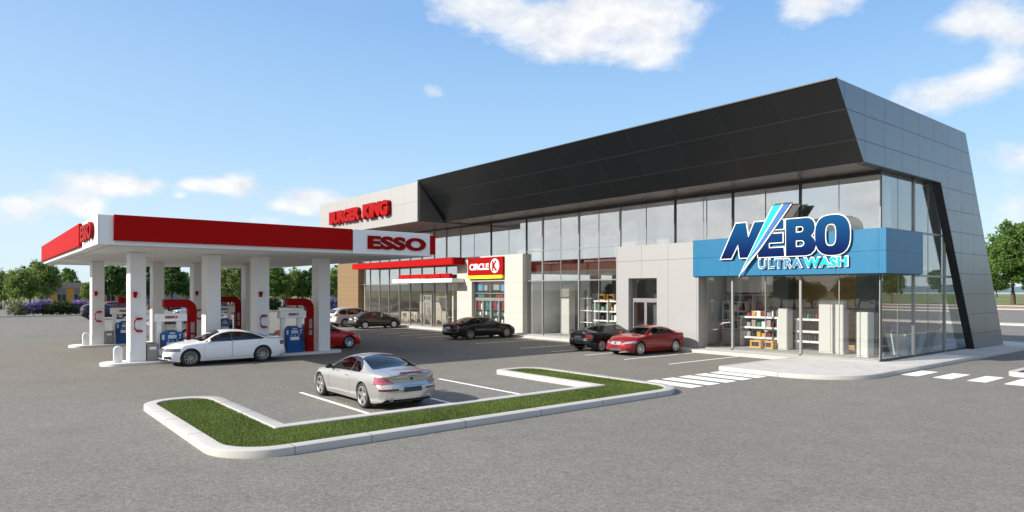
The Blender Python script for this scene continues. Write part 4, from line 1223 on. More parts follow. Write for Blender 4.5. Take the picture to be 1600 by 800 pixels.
        if style == 'cap':
            r.lathe([(0, hub+.03), (.06, hub+.028), (.10, hub+.012), (rimr*.72, hub+.02), (rimr-.02, h*.80)], axis='y', n=32)
        else:
            r.lathe([(0, hub+.01), (.055, hub+.008), (.075, hub-.02), (.075, -.02)], axis='y', n=20)
            ns = {'five': 5, 'ten': 10, 'twin': 7}[style]
            for k in range(ns):
                a = 2*math.pi*k/ns+.3; wa, wb_ = {'five': (.062, .040), 'ten': (.022, .020), 'twin': (.030, .028)}[style]
                def at(rad, off, y): return (math.cos(a)*rad-math.sin(a)*off, y, math.sin(a)*rad+math.cos(a)*off)
                rin, ro = .05, rimr-.022
                subs = ((0,),) if style != 'twin' else ((-.022,), (.022,))
                for (o_,) in subs:
                    vs = [at(rin, o_-wa, hub), at(rin, o_+wa, hub), at(ro, o_*1.6+wb_, h*.80), at(ro, o_*1.6-wb_, h*.80),
                          at(rin, o_-wa, hub-.05), at(rin, o_+wa, hub-.05), at(ro, o_*1.6+wb_, h*.80-.04), at(ro, o_*1.6-wb_, h*.80-.04)]
                    r.add(vs, [(0,1,2,3),(7,6,5,4),(0,4,5,1),(1,5,6,2),(2,6,7,3),(3,7,4,0)])
        ro_ = r.build('rim', rm_, None, smooth=35); ro_.parent = w
        d = MB(); d.lathe([(0, .02), (rimr*.70, .02), (rimr*.70, -.01)], axis='y', n=28)
        d.lathe([(0, -h*.2), (rimr-.03, -h*.2)], axis='y', n=28)
        do = d.build('brake_disc', M['disc'], None, smooth=35); do.parent = w
    for ax in axles:
        for s in (1, -1): wheel(ax, s)
    # mirrors
    mx = sp['mirror']
    for s in (1, -1):
        b = MB(); ym = section(mx)[NL-1][0]; zm_ = belt(mx)+.06
        b.ell((mx, s*(ym+.125), zm_+.03), (.07, .115, .075), 12, 8)
        b.cbox((mx+.01, s*(ym+.02), zm_-.02), (.07, .1, .04))
        b.build('mirror', paint if sp.get('mirror_paint', True) else M['trim'], root, smooth=50)
    for hx, hz in sp.get('handles', ()):
        for s in (1, -1):
            yy = None
            p = section(hx)
            for j in range(N-1):
                if p[j][1] <= hz <= p[j+1][1]: yy = p[j][0]+(p[j+1][0]-p[j][0])*(hz-p[j][1])/max(1e-6, p[j+1][1]-p[j][1]); break
            if yy is None: continue
            b = MB(); b.cbox((hx, s*(yy+.022), hz), (.17, .018, .026)); b.cbox((hx-.07, s*(yy+.008), hz), (.02, .03, .02)); b.cbox((hx+.07, s*(yy+.008), hz), (.02, .03, .02))
            b.build('handle', paint if not sp.get('chrome_handle') else M['chrome'], root, bevel=.006, seg=1)
    # end details: (name, material, side, centre y, z, width, height, thickness)
    def surf_x(end, y, z):
        a = abs(y)/Wm
        if end < 0: return x0+sp.get('rear_round', .16)*a**2.2+.10*a**7+rprof(z)
        return x1-(sp.get('front_round', .24)*a**2.2+.14*a**7+fprof(z))
    for nm, mt, end, y, z, w_, h_, t_ in sp.get('tags', ()):
        for yy in ((y, -y) if y else (0,)):
            x = surf_x(end, yy, z); b = MB()
            if nm == 'exhaust':
                b.lathe([(h_*.55, x+.10), (h_, x+.10), (h_, x-t_), (h_*.8, x-t_), (h_*.75, x+.06)], (0, yy, z), 'x', 16)
                b.build(nm, M[mt], root, smooth=40)
            elif nm == 'badge':
                b.lathe([(0, x+end*t_), (h_*.8, x+end*t_), (h_, x+end*t_*.5), (h_, x-end*.02)], (0, yy, z), 'x', 24); b.build(nm, M[mt], root, smooth=40)
            else:
                b.box(x-t_ if end < 0 else x-.03, x+.03 if end < 0 else x+t_, yy-w_/2, yy+w_/2, z-h_/2, z+h_/2); b.build(nm, M[mt], root, bevel=.008, seg=1)
    for nm, mt, (ax_, bx_, ay_, by_, az_, bz_) in sp.get('extra', ()):
        MB().box(ax_, bx_, ay_, by_, az_, bz_).build(nm, paint if mt == 'paint' else M[mt], root, bevel=.012)
    return root

def poly_side(lower, upper): return lower+upper[::-1]
# --- body shapes (x forward, metres); regions are cut out of the shell and become parts
def R_(name, mat, axes, poly, **k): return dict(name=name, mat=mat, axes=axes, poly=poly, **k)
coupe = dict(label='champagne silver two door coupe parked in the bay by the grass island', x0=-2.41, x1=2.41, axles=(1.52,-1.28), wheel_r=.345, track=.80, tyre_w=.25,
  top=[(-2.41,.985),(-2.32,1.015),(-2.1,1.04),(-1.75,1.07),(-1.5,1.115),(-1.1,1.235),(-.7,1.325),(-.3,1.365),(.1,1.355),(.45,1.29),(.85,1.13),(1.2,.985),(1.45,.945),(1.9,.875),(2.2,.79),(2.36,.69),(2.41,.62)],
  belt=[(-2.41,.90),(-2.1,.955),(-1.7,.975),(-1.2,.965),(0,.90),(1.1,.885),(1.6,.85),(2.1,.74),(2.41,.58)],
  plan=[(-2.41,.885),(-2.0,.905),(-1.3,.925),(-.4,.90),(.4,.90),(1.4,.922),(2.0,.905),(2.41,.875)],
  bottom=[(-2.41,.25),(-2.0,.20),(-1.6,.18),(1.9,.19),(2.41,.22)], tumble=.60,
  rear=[(.15,.10),(.30,.03),(.45,.0),(.60,-.02),(.68,.02),(.75,.07),(.88,.06),(.96,.01),(1.05,.0)], front=[(.15,.08),(.3,.02),(.5,0),(.65,.03),(.8,.12)],
  cabin=(-1.35,1.05), seat='seat_dark', rim='five', rim_r=.255, mirror=.72, mirror_paint=False, handles=((-.28,.815),), chrome_handle=False, rear_round=.20,
  regions=[
   R_('door','paint','xz',[(-.42,.30),(.86,.27),(.90,.55),(.84,.88),(.35,1.20),(-.38,1.28),(-.52,.92)],mirror=1,rim=.010),
   R_('bonnet','paint','xy',[(1.22,-.60),(2.16,-.52),(2.20,0),(2.16,.52),(1.22,.60)],rim=.008,xlim=(1.18,2.3)),
   R_('boot_lid','paint','xy',[(-2.39,-.56),(-1.60,-.58),(-1.60,.58),(-2.39,.56)],rim=.008,xlim=(-2.40,-1.5)),
   R_('side_window','car_glass_clear','xz',[(-.44,.945),(.74,.915),(.90,.925),(.48,1.175),(.15,1.265),(-.22,1.30),(-.40,1.295)],mirror=1,rim=.02,sink=.006),
   R_('quarter_window','car_glass_clear','xz',[(-1.10,1.03),(-1.06,.975),(-.97,.955),(-.465,.947),(-.425,1.293),(-.65,1.265),(-.92,1.165)],mirror=1,rim=.02,sink=.006),
   R_('rear_window','car_glass','xy',[(-1.56,-.60),(-1.50,-.69),(-.66,-.57),(-.58,-.45),(-.54,0),(-.58,.45),(-.66,.57),(-1.50,.69),(-1.56,.60),(-1.60,0)],rim=.014,xlim=(-1.66,-.45),sink=.004),
   R_('windscreen','car_glass','xy',[(1.10,-.66),(.98,-.72),(.42,-.55),(.36,0),(.42,.55),(.98,.72),(1.10,.66),(1.16,0)],rim=.014,xlim=(.3,1.2),sink=.004),
   R_('tail_light','lamp_pink','yz',[(.50,.735),(.98,.70),(.98,.905),(.72,.895)],mirror=1,end=-1,any=1,xlim=(-9,-1.92),rim=.01),
   R_('reflector','lamp_red','yz',[(.40,.56),(.86,.545),(.88,.595),(.42,.61)],mirror=1,end=-1,any=1,xlim=(-9,-2.0),rim=.008),
   R_('headlight','lamp_clear','yz',[(.40,.58),(.98,.62),(.98,.73),(.44,.68)],mirror=1,end=1,any=1,xlim=(1.85,9),rim=.01),
   R_('grille','trim','yz',[(.06,.50),(.34,.50),(.36,.66),(.06,.66)],mirror=1,end=1,rim=.012),
   R_('air_intake','trim','yz',[(-.6,.28),(.6,.28),(.55,.40),(-.55,.40)],end=1,rim=.01),
  ],
  tags=[('number_plate','plate',-1,0,.575,.54,.125,.012),('exhaust','chrome',-1,.60,.335,0,.05,.05),('badge','trim',-1,0,.845,0,.042,.012)],
  extra=[('brake_lamp','lamp_pink',(-2.375,-2.30,-.38,.38,1.012,1.035))])

limo = dict(label='white four door sedan standing beside the front pump island', x0=-2.57, x1=2.57, axles=(1.58,-1.40), wheel_r=.36, track=.83, tyre_w=.25,
  top=[(-2.57,1.0),(-2.48,1.045),(-2.2,1.075),(-1.85,1.11),(-1.55,1.20),(-1.1,1.355),(-.6,1.44),(-.1,1.465),(.3,1.43),(.7,1.29),(1.15,1.08),(1.45,1.02),(2.0,.93),(2.35,.84),(2.52,.75),(2.57,.68)],
  belt=[(-2.57,.90),(-2.2,.985),(-1.5,1.0),(0,.965),(1.1,.945),(1.7,.90),(2.2,.82),(2.57,.64)],
  plan=[(-2.57,.90),(-2.1,.935),(-1.4,.965),(0,.955),(1.5,.965),(2.1,.945),(2.57,.90)],
  bottom=[(-2.57,.32),(-2.1,.22),(-1.7,.20),(2.1,.20),(2.57,.24)], tumble=.52,
  rear=[(.15,.12),(.35,.02),(.5,-.01),(.62,.02),(.8,.05),(.95,.02),(1.05,0)], front=[(.15,.06),(.3,.0),(.5,0),(.7,.04),(.85,.14)],
  cabin=(-1.5,1.05), rim='ten', rim_r=.255, rim_mat='alloy_dark', mirror=.86, handles=((-.02,.87),(-1.04,.885)), seat='seat_dark',
  regions=[
   R_('door','paint','xz',[(-.08,.30),(1.0,.28),(1.06,.55),(1.0,.93),(.30,1.35),(-.10,1.40)],mirror=1,rim=.009),
   R_('rear_door','paint','xz',[(-.98,.30),(-.10,.30),(-.11,1.40),(-.9,1.33),(-1.30,.97),(-1.1,.70)],mirror=1,rim=.009),
   R_('bonnet','paint','xy',[(1.30,-.66),(2.32,-.56),(2.38,0),(2.32,.56),(1.30,.66)],rim=.008,xlim=(1.22,2.45)),
   R_('boot_lid','paint','xy',[(-2.55,-.62),(-1.82,-.64),(-1.82,.64),(-2.55,.62)],rim=.008,xlim=(-2.56,-1.7)),
   R_('side_window','car_glass','xz',[(-.085,1.0),(.88,.985),(.98,1.0),(.56,1.235),(.22,1.34),(-.085,1.378)],mirror=1,rim=.016,sink=.006),
   R_('side_window','car_glass','xz',[(-1.50,1.055),(-1.36,1.03),(-.11,1.0),(-.11,1.379),(-.55,1.36),(-1.0,1.27)],mirror=1,rim=.016,sink=.006),
   R_('rear_window','car_glass','xy',[(-1.86,-.64),(-1.76,-.68),(-.98,-.55),(-.90,0),(-.98,.55),(-1.76,.68),(-1.86,.64),(-1.90,0)],rim=.014,xlim=(-1.95,-.8),sink=.004),
   R_('windscreen','car_glass','xy',[(1.16,-.70),(1.04,-.76),(.36,-.58),(.30,0),(.36,.58),(1.04,.76),(1.16,.70),(1.24,0)],rim=.014,xlim=(.2,1.3),sink=.004),
   R_('tail_light','lamp_red','yz',[(.48,.76),(1.05,.74),(1.05,.92),(.52,.90)],mirror=1,end=-1,any=1,xlim=(-9,-2.18),rim=.01),
   R_('headlight','lamp_smoke','yz',[(.42,.62),(1.05,.64),(1.05,.77),(.44,.74)],mirror=1,end=1,any=1,xlim=(1.98,9),rim=.01),
   R_('grille','lamp_smoke','yz',[(-.34,.34),(.34,.34),(.40,.68),(.34,.74),(-.34,.74),(-.40,.68)],end=1,rim=.016),
   R_('air_intake','trim','yz',[(.48,.33),(.86,.33),(.84,.45),(.52,.43)],mirror=1,end=1,any=1,xlim=(2.0,9),rim=.01),
  ],
  tags=[('number_plate','plate_white',-1,0,.78,.5,.12,.012),('number_plate','trim',1,0,.42,.5,.10,.012),('exhaust','chrome',-1,.62,.34,0,.045,.04)])

sport = dict(label='dark red sports sedan facing out of its bay beside the black sedan', x0=-2.31, x1=2.31, axles=(1.40,-1.33), wheel_r=.335, track=.765, tyre_w=.24,
  top=[(-2.31,1.03),(-2.22,1.09),(-1.95,1.105),(-1.65,1.13),(-1.3,1.255),(-.85,1.375),(-.4,1.425),(0,1.425),(.35,1.37),(.75,1.20),(1.12,1.03),(1.4,.98),(1.85,.89),(2.15,.79),(2.28,.69),(2.31,.62)],
  belt=[(-2.31,.92),(-2.0,1.0),(-1.4,1.0),(-.3,.945),(1.0,.91),(1.5,.87),(2.0,.77),(2.31,.58)],
  plan=[(-2.31,.84),(-1.9,.87),(-1.3,.90),(-.2,.88),(.5,.88),(1.4,.895),(1.9,.875),(2.31,.84)],
  bottom=[(-2.31,.30),(-1.9,.20),(-1.6,.18),(1.8,.17),(2.31,.18)], tumble=.52,
  rear=[(.15,.12),(.35,.02),(.5,-.01),(.65,.02),(.85,.05),(1.0,.0),(1.1,0)], front=[(.12,.06),(.28,-.01),(.45,0),(.62,.04),(.8,.13)],
  cabin=(-1.4,.98), rim='ten', rim_r=.25, mirror=.76, handles=((-.05,.83),(-.98,.85)),
  regions=[
   R_('door','paint','xz',[(-.10,.28),(.92,.26),(.97,.5),(.90,.89),(.28,1.30),(-.12,1.34)],mirror=1,rim=.009),
   R_('rear_door','paint','xz',[(-.92,.28),(-.12,.28),(-.14,1.34),(-.8,1.28),(-1.18,.96),(-1.0,.66)],mirror=1,rim=.009),
   R_('bonnet','paint','xy',[(1.24,-.60),(2.06,-.50),(2.14,0),(2.06,.50),(1.24,.60)],rim=.008,xlim=(1.15,2.2)),
   R_('side_window','car_glass','xz',[(-.10,.985),(.80,.955),(.90,.965),(.50,1.205),(.20,1.30),(-.10,1.337)],mirror=1,rim=.014,sink=.006),
   R_('side_window','car_glass','xz',[(-1.30,1.045),(-1.20,1.02),(-.125,.985),(-.125,1.338),(-.5,1.315),(-.92,1.215)],mirror=1,rim=.014,sink=.006),
   R_('rear_window','car_glass','xy',[(-1.64,-.58),(-1.56,-.62),(-.84,-.50),(-.78,0),(-.84,.50),(-1.56,.62),(-1.64,.58),(-1.68,0)],rim=.014,xlim=(-1.75,-.7),sink=.004),
   R_('windscreen','car_glass','xy',[(1.08,-.64),(.98,-.70),(.32,-.53),(.26,0),(.32,.53),(.98,.70),(1.08,.64),(1.15,0)],rim=.014,xlim=(.2,1.2),sink=.004),
   R_('tail_light','lamp_red','yz',[(.46,.80),(1.0,.76),(1.0,.95),(.5,.93)],mirror=1,end=-1,any=1,xlim=(-9,-1.95),rim=.01),
   R_('headlight','lamp_clear','yz',[(.38,.575),(1.0,.64),(1.0,.76),(.60,.70),(.38,.62)],mirror=1,end=1,any=1,xlim=(1.72,9),rim=.01),
   R_('grille','lamp_clear','yz',[(-.30,.53),(.30,.53),(.34,.66),(.30,.69),(-.30,.69),(-.34,.66)],end=1,rim=.014),
   R_('lower_grille','lamp_smoke','yz',[(-.34,.22),(.34,.22),(.38,.38),(-.38,.38)],end=1,rim=.012),
   R_('fog_lamp','trim','yz',[(.58,.30),(.80,.31),(.78,.40),(.62,.40)],mirror=1,end=1,any=1,xlim=(1.7,9),rim=.008),
  ],
  tags=[('badge','trim',1,0,.615,0,.05,.012),('number_plate','plate_white',-1,0,.8,.48,.12,.012)])

compact = dict(label='black older saloon with small rear spoiler parked beside the dark red sedan', x0=-2.25, x1=2.25, axles=(1.33,-1.30), wheel_r=.315, track=.745, tyre_w=.21,
  top=[(-2.25,1.02),(-2.15,1.07),(-1.9,1.08),(-1.6,1.10),(-1.25,1.23),(-.8,1.375),(-.4,1.42),(0,1.42),(.35,1.37),(.75,1.18),(1.08,1.03),(1.4,.97),(1.9,.88),(2.12,.80),(2.23,.70),(2.25,.63)],
  belt=[(-2.25,.90),(-1.9,.96),(-1.3,.965),(0,.93),(1.0,.91),(1.5,.86),(2.0,.77),(2.25,.6)],
  plan=[(-2.25,.82),(-1.9,.85),(-1.2,.865),(0,.86),(1.3,.865),(1.9,.845),(2.25,.81)],
  bottom=[(-2.25,.33),(-1.9,.24),(-1.6,.21),(1.8,.20),(2.25,.22)], tumble=.50,
  rear=[(.15,.10),(.35,.01),(.5,-.02),(.62,-.01),(.7,.04),(.9,.04),(1.0,.01),(1.1,0)], front=[(.15,.05),(.3,0),(.5,0),(.65,.03),(.8,.12)],
  cabin=(-1.35,.95), rim='twin', rim_r=.225, mirror=.72, handles=((-.05,.82),(-.95,.83)),
  regions=[
   R_('door','paint','xz',[(-.10,.30),(.88,.28),(.92,.5),(.86,.88),(.28,1.30),(-.12,1.34)],mirror=1,rim=.009),
   R_('rear_door','paint','xz',[(-.90,.30),(-.12,.30),(-.14,1.34),(-.8,1.29),(-1.14,.95),(-.98,.66)],mirror=1,rim=.009),
   R_('side_window','car_glass_clear','xz',[(-.10,.965),(.78,.945),(.86,.955),(.48,1.20),(.20,1.30),(-.10,1.333)],mirror=1,rim=.016,sink=.006),
   R_('side_window','car_glass_clear','xz',[(-1.18,1.01),(-1.08,.985),(-.125,.965),(-.125,1.335),(-.5,1.315),(-.88,1.225)],mirror=1,rim=.016,sink=.006),
   R_('rear_window','car_glass','xy',[(-1.60,-.58),(-1.52,-.62),(-.80,-.52),(-.74,0),(-.80,.52),(-1.52,.62),(-1.60,.58),(-1.64,0)],rim=.014,xlim=(-1.7,-.65),sink=.004),
   R_('windscreen','car_glass','xy',[(1.05,-.62),(.95,-.68),(.32,-.53),(.26,0),(.32,.53),(.95,.68),(1.05,.62),(1.11,0)],rim=.014,xlim=(.2,1.2),sink=.004),
   R_('tail_light','lamp_red','yz',[(.46,.72),(1.0,.70),(1.0,.90),(.48,.88)],mirror=1,end=-1,any=1,xlim=(-9,-1.95),rim=.01),
   R_('headlight','lamp_clear','yz',[(.42,.60),(1.0,.62),(1.0,.74),(.42,.71)],mirror=1,end=1,any=1,xlim=(1.78,9),rim=.01),
   R_('grille','trim','yz',[(-.32,.58),(.32,.58),(.30,.69),(-.30,.69)],end=1,rim=.012),
   R_('lower_grille','trim','yz',[(-.5,.26),(.5,.26),(.5,.40),(-.5,.40)],end=1,rim=.01),
  ],
  tags=[('number_plate','plate',-1,0,.76,.48,.12,.012),('badge','chrome',-1,0,.93,0,.035,.012),('exhaust','chrome',-1,.5,.32,0,.035,.03)],
  extra=[('spoiler','paint',(-2.24,-2.06,-.62,.62,1.10,1.125)),('spoiler_foot','paint',(-2.18,-2.10,-.5,-.44,1.05,1.10)),('spoiler_foot','paint',(-2.18,-2.10,.44,.5,1.05,1.10))])

civic = dict(label='graphite compact sedan parked in front of the restaurant windows', x0=-2.24, x1=2.24, axles=(1.33,-1.32), wheel_r=.315, track=.745, tyre_w=.21,
  top=[(-2.24,1.03),(-2.15,1.075),(-1.95,1.09),(-1.65,1.14),(-1.2,1.30),(-.7,1.41),(-.2,1.435),(.15,1.41),(.6,1.27),(1.1,1.06),(1.5,.94),(1.95,.84),(2.15,.75),(2.24,.64)],
  belt=[(-2.24,.90),(-1.9,.985),(-1.3,.985),(0,.94),(1.1,.89),(1.6,.83),(2.0,.74),(2.24,.58)],
  plan=[(-2.24,.82),(-1.9,.855),(-1.2,.87),(0,.865),(1.3,.87),(1.9,.85),(2.24,.81)],
  bottom=[(-2.24,.33),(-1.9,.24),(-1.6,.21),(1.8,.20),(2.24,.22)], tumble=.54,
  rear=[(.15,.10),(.35,.01),(.5,-.02),(.65,.0),(.75,.04),(.95,.03),(1.1,0)], front=[(.15,.05),(.3,0),(.5,0),(.65,.05),(.8,.16)],
  cabin=(-1.35,.95), rim='cap', rim_r=.225, rim_mat='hubcap', mirror=.78, handles=((-.05,.83),(-.95,.85)), seat='seat_red',
  regions=[
   R_('door','paint','xz',[(-.10,.30),(.94,.28),(.98,.5),(.92,.86),(.28,1.32),(-.12,1.36)],mirror=1,rim=.009),
   R_('rear_door','paint','xz',[(-.90,.30),(-.12,.30),(-.14,1.36),(-.8,1.30),(-1.16,.97),(-.98,.66)],mirror=1,rim=.009),
   R_('side_window','car_glass_clear','xz',[(-.10,.975),(.88,.94),(.98,.95),(.52,1.215),(.16,1.32),(-.10,1.352)],mirror=1,rim=.014,sink=.006),
   R_('side_window','car_glass_clear','xz',[(-1.32,1.04),(-1.2,1.015),(-.125,.98),(-.125,1.352),(-.5,1.335),(-.98,1.23)],mirror=1,rim=.014,sink=.006),
   R_('rear_window','car_glass','xy',[(-1.66,-.58),(-1.58,-.62),(-.86,-.52),(-.80,0),(-.86,.52),(-1.58,.62),(-1.66,.58),(-1.70,0)],rim=.014,xlim=(-1.75,-.7),sink=.004),
   R_('windscreen','car_glass','xy',[(1.12,-.62),(1.02,-.68),(.28,-.53),(.20,0),(.28,.53),(1.02,.68),(1.12,.62),(1.18,0)],rim=.014,xlim=(.1,1.25),sink=.004),
   R_('tail_light','lamp_clear','yz',[(.50,.78),(1.0,.76),(1.0,.96),(.56,.94)],mirror=1,end=-1,any=1,xlim=(-9,-1.95),rim=.01),
   R_('headlight','lamp_clear','yz',[(.36,.58),(1.0,.60),(1.0,.72),(.42,.67)],mirror=1,end=1,any=1,xlim=(1.72,9),rim=.01),
   R_('grille','trim','yz',[(-.34,.56),(.34,.56),(.34,.63),(-.34,.63)],end=1,rim=.012),
  ],
  tags=[('number_plate','plate_white',-1,0,.80,.48,.12,.012),('badge','chrome',-1,0,.95,0,.04,.012)])

suv = dict(label='silver white crossover parked left of the graphite compact', x0=-2.30, x1=2.30, axles=(1.36,-1.34), wheel_r=.355, track=.78, tyre_w=.24,
  top=[(-2.30,1.12),(-2.24,1.30),(-2.08,1.48),(-1.8,1.60),(-1.2,1.68),(-.4,1.70),(.1,1.66),(.5,1.52),(.9,1.30),(1.2,1.13),(1.45,1.08),(1.9,1.0),(2.15,.90),(2.27,.80),(2.30,.72)],
  belt=[(-2.30,1.02),(-1.9,1.06),(-1.2,1.05),(0,1.01),(1.1,1.0),(1.6,.96),(2.0,.88),(2.30,.70)],
  plan=[(-2.30,.86),(-1.9,.89),(-1.2,.91),(0,.905),(1.3,.91),(1.9,.89),(2.30,.85)],
  bottom=[(-2.30,.36),(-1.9,.28),(-1.6,.25),(1.8,.24),(2.30,.27)], tumble=.36,
  rear=[(.15,.10),(.35,.01),(.5,-.02),(.65,.0),(.8,.03),(1.1,.03),(1.3,.04),(1.7,.1)], front=[(.15,.06),(.3,0),(.5,0),(.75,.04),(.95,.14)],
  cabin=(-1.6,.98), rim='ten', rim_r=.245, mirror=.82, handles=((-.05,.93),(-.98,.95)), seat='seat_red',
  regions=[
   R_('door','paint','xz',[(-.10,.36),(.94,.34),(.99,.55),(.92,.98),(.30,1.52),(-.12,1.58)],mirror=1,rim=.009),
   R_('rear_door','paint','xz',[(-.92,.36),(-.12,.36),(-.14,1.58),(-.95,1.57),(-1.22,1.04),(-1.02,.70)],mirror=1,rim=.009),
   R_('side_window','car_glass','xz',[(-.10,1.06),(.84,1.05),(.92,1.07),(.52,1.37),(.20,1.52),(-.10,1.557)],mirror=1,rim=.014,sink=.006),
   R_('side_window','car_glass','xz',[(-1.10,1.08),(-.125,1.06),(-.125,1.558),(-.55,1.56),(-1.02,1.545)],mirror=1,rim=.014,sink=.006),
   R_('quarter_window','car_glass','xz',[(-1.86,1.20),(-1.74,1.12),(-1.17,1.085),(-1.10,1.54),(-1.5,1.50),(-1.76,1.38)],mirror=1,rim=.014,sink=.006),
   R_('rear_window','car_glass','yz',[(-.62,1.18),(.62,1.18),(.56,1.50),(-.56,1.50)],end=-1,any=1,xlim=(-9,-1.85),rim=.014,sink=.004),
   R_('windscreen','car_glass','xy',[(1.18,-.66),(1.06,-.72),(.42,-.62),(.34,0),(.42,.62),(1.06,.72),(1.18,.66),(1.24,0)],rim=.014,xlim=(.2,1.3),sink=.004),
   R_('tail_light','lamp_red','yz',[(.50,.98),(1.0,.96),(1.0,1.14),(.66,1.16)],mirror=1,end=-1,any=1,xlim=(-9,-1.98),rim=.01),
   R_('headlight','lamp_clear','yz',[(.42,.70),(1.0,.74),(1.0,.86),(.44,.82)],mirror=1,end=1,any=1,xlim=(1.78,9),rim=.01),
   R_('grille','trim','yz',[(-.36,.60),(.36,.60),(.38,.80),(-.38,.80)],end=1,rim=.012),
  ],
  tags=[('number_plate','plate',-1,0,.86,.46,.12,.012),('badge','chrome',-1,0,1.07,0,.045,.012),('number_plate','plate_white',1,0,.48,.46,.11,.012)])

c_coupe = place(build_car('parked_car', coupe, P_['silver']), -17.88, 9.12, math.pi)
c_limo = place(build_car('parked_car', limo, P_['white']), -31.13, 8.72, -math.pi/2)
c_sport = place(build_car('parked_car', sport, P_['crimson']), -22.22, 26.72, -math.pi/2)
c_old = place(build_car('parked_car', compact, P_['black']), -24.86, 26.72, math.pi/2)
c_civ = place(build_car('parked_car', civic, P_['graphite']), -50.95, 26.4, math.pi/2)
c_suv = place(build_car('parked_car', suv, P_['mist']), -54.65, 26.35, math.pi/2)
GROUP = 'cars parked around the forecourt'
for o in (c_coupe, c_limo, c_sport, c_old, c_civ, c_suv): o['group'] = GROUP
def again(src, sw, label, x, y, rz):
    o = copy_tree(src, sw); o['label'] = label; return place(o, x, y, rz)
again(c_limo, {P_['white']: P_['black']}, 'black four door sedan parked nose in before the cream shop entrance', -35.98, 26.32, math.pi/2)
again(c_sport, {P_['crimson']: P_['red']}, 'bright red sedan at the rear side of the front pump island', -35.05, 14.75, math.pi/2)
again(c_civ, {P_['graphite']: P_['white']}, 'white sedan partly hidden by the last canopy column near the timber wall', -57.9, 26.5, math.pi/2)
again(c_suv, {P_['mist']: P_['pearl']}, 'white crossover filling up beside the back pump island', -46.6, 9.25, -math.pi/2)
again(c_suv, {P_['mist']: P_['navy']}, 'dark blue estate with red tail lights by the street kerb behind the canopy', -85.3, 11.4, math.pi/2)
for lab, src, fr, to, x, y, rz in (
    ('pink red hatchback parked beyond the violet shrubs', c_suv, 'mist', 'red', -112, 12.0, math.pi),
    ('white sedan parked beyond the violet shrubs right of the red hatchback', c_civ, 'graphite', 'white', -112, 15.6, math.pi),
    ('crimson car across the street behind the dark blue estate', c_suv, 'mist', 'crimson', -104.5, 16.0, math.pi/2),
    ('pale silver sedan across the street seen behind the left pump arch', c_limo, 'white', 'silver', -79, 19.5, math.pi/2),
    ('black hatchback across the street seen under the left red arch', c_suv, 'mist', 'black', -92, 25.2, math.pi/2),
    ('white crossover across the street seen between the canopy columns', c_suv, 'mist', 'pearl', -104.5, 27.5, math.pi/2),
    ('silver saloon across the street seen between the last two canopy columns', c_limo, 'white', 'silver', -83, 39.5, math.pi/2)):
    again(src, {P_[fr]: P_[to]}, lab, x, y, rz)
# ------------------------------------------------------------------ trees, shrubs, far buildings
def leaf_mesh(name, lobes, n, size, matl, rng, shell=.55, droop=0.0):
    """n small leaf faces gathered in clumps through the lobes (cx,cy,cz,rx,ry,rz)"""
    V = []; F = []; T = []
    vol = [l[3]*l[4]*l[5] for l in lobes]; tot = sum(vol)
    clumps = []
    for l, v in zip(lobes, vol):
        for _ in range(max(3, int(150*v/tot))):
            while True:
                p = Vector((rng.uniform(-1,1), rng.uniform(-1,1), rng.uniform(-1,1)))
                if .05 < p.length <= 1: break
            p = p.normalized()*(shell+(1-shell)*rng.random()**.7)
            clumps.append((Vector((l[0]+p.x*l[3], l[1]+p.y*l[4], l[2]+p.z*l[5])), rng.uniform(.16,.34)*(l[3]+l[5])/2, rng.uniform(-.28,.28)))
    for k in range(n):
        c, r, tn = clumps[rng.randrange(len(clumps))]
        g = Vector((rng.gauss(0,.5), rng.gauss(0,.5), rng.gauss(0,.42)))*r
        p = c+g
        nn = Vector((rng.gauss(0,1), rng.gauss(0,1), rng.gauss(0,.8)+.45)).normalized()
        u = nn.cross(Vector((rng.gauss(0,1), rng.gauss(0,1), rng.gauss(0,1)))).normalized(); w = nn.cross(u)
        s = size*rng.uniform(.6,1.35); i = len(V)
        V += [tuple(p-u*s*.5), tuple(p+w*s*.30), tuple(p+u*s*.62-Vector((0,0,droop*s))), tuple(p-w*s*.30)]
        F.append((i,i+1,i+2,i+3)); t = max(0, min(1, .5+tn+rng.uniform(-.25,.25))); T += [t]*4
    me = bpy.data.meshes.new(name); me.from_pydata(V, [], F)
    a = me.attributes.new('tone', 'FLOAT', 'POINT'); a.data.foreach_set('value', T)
    me.materials.append(matl); me.update()
    return me

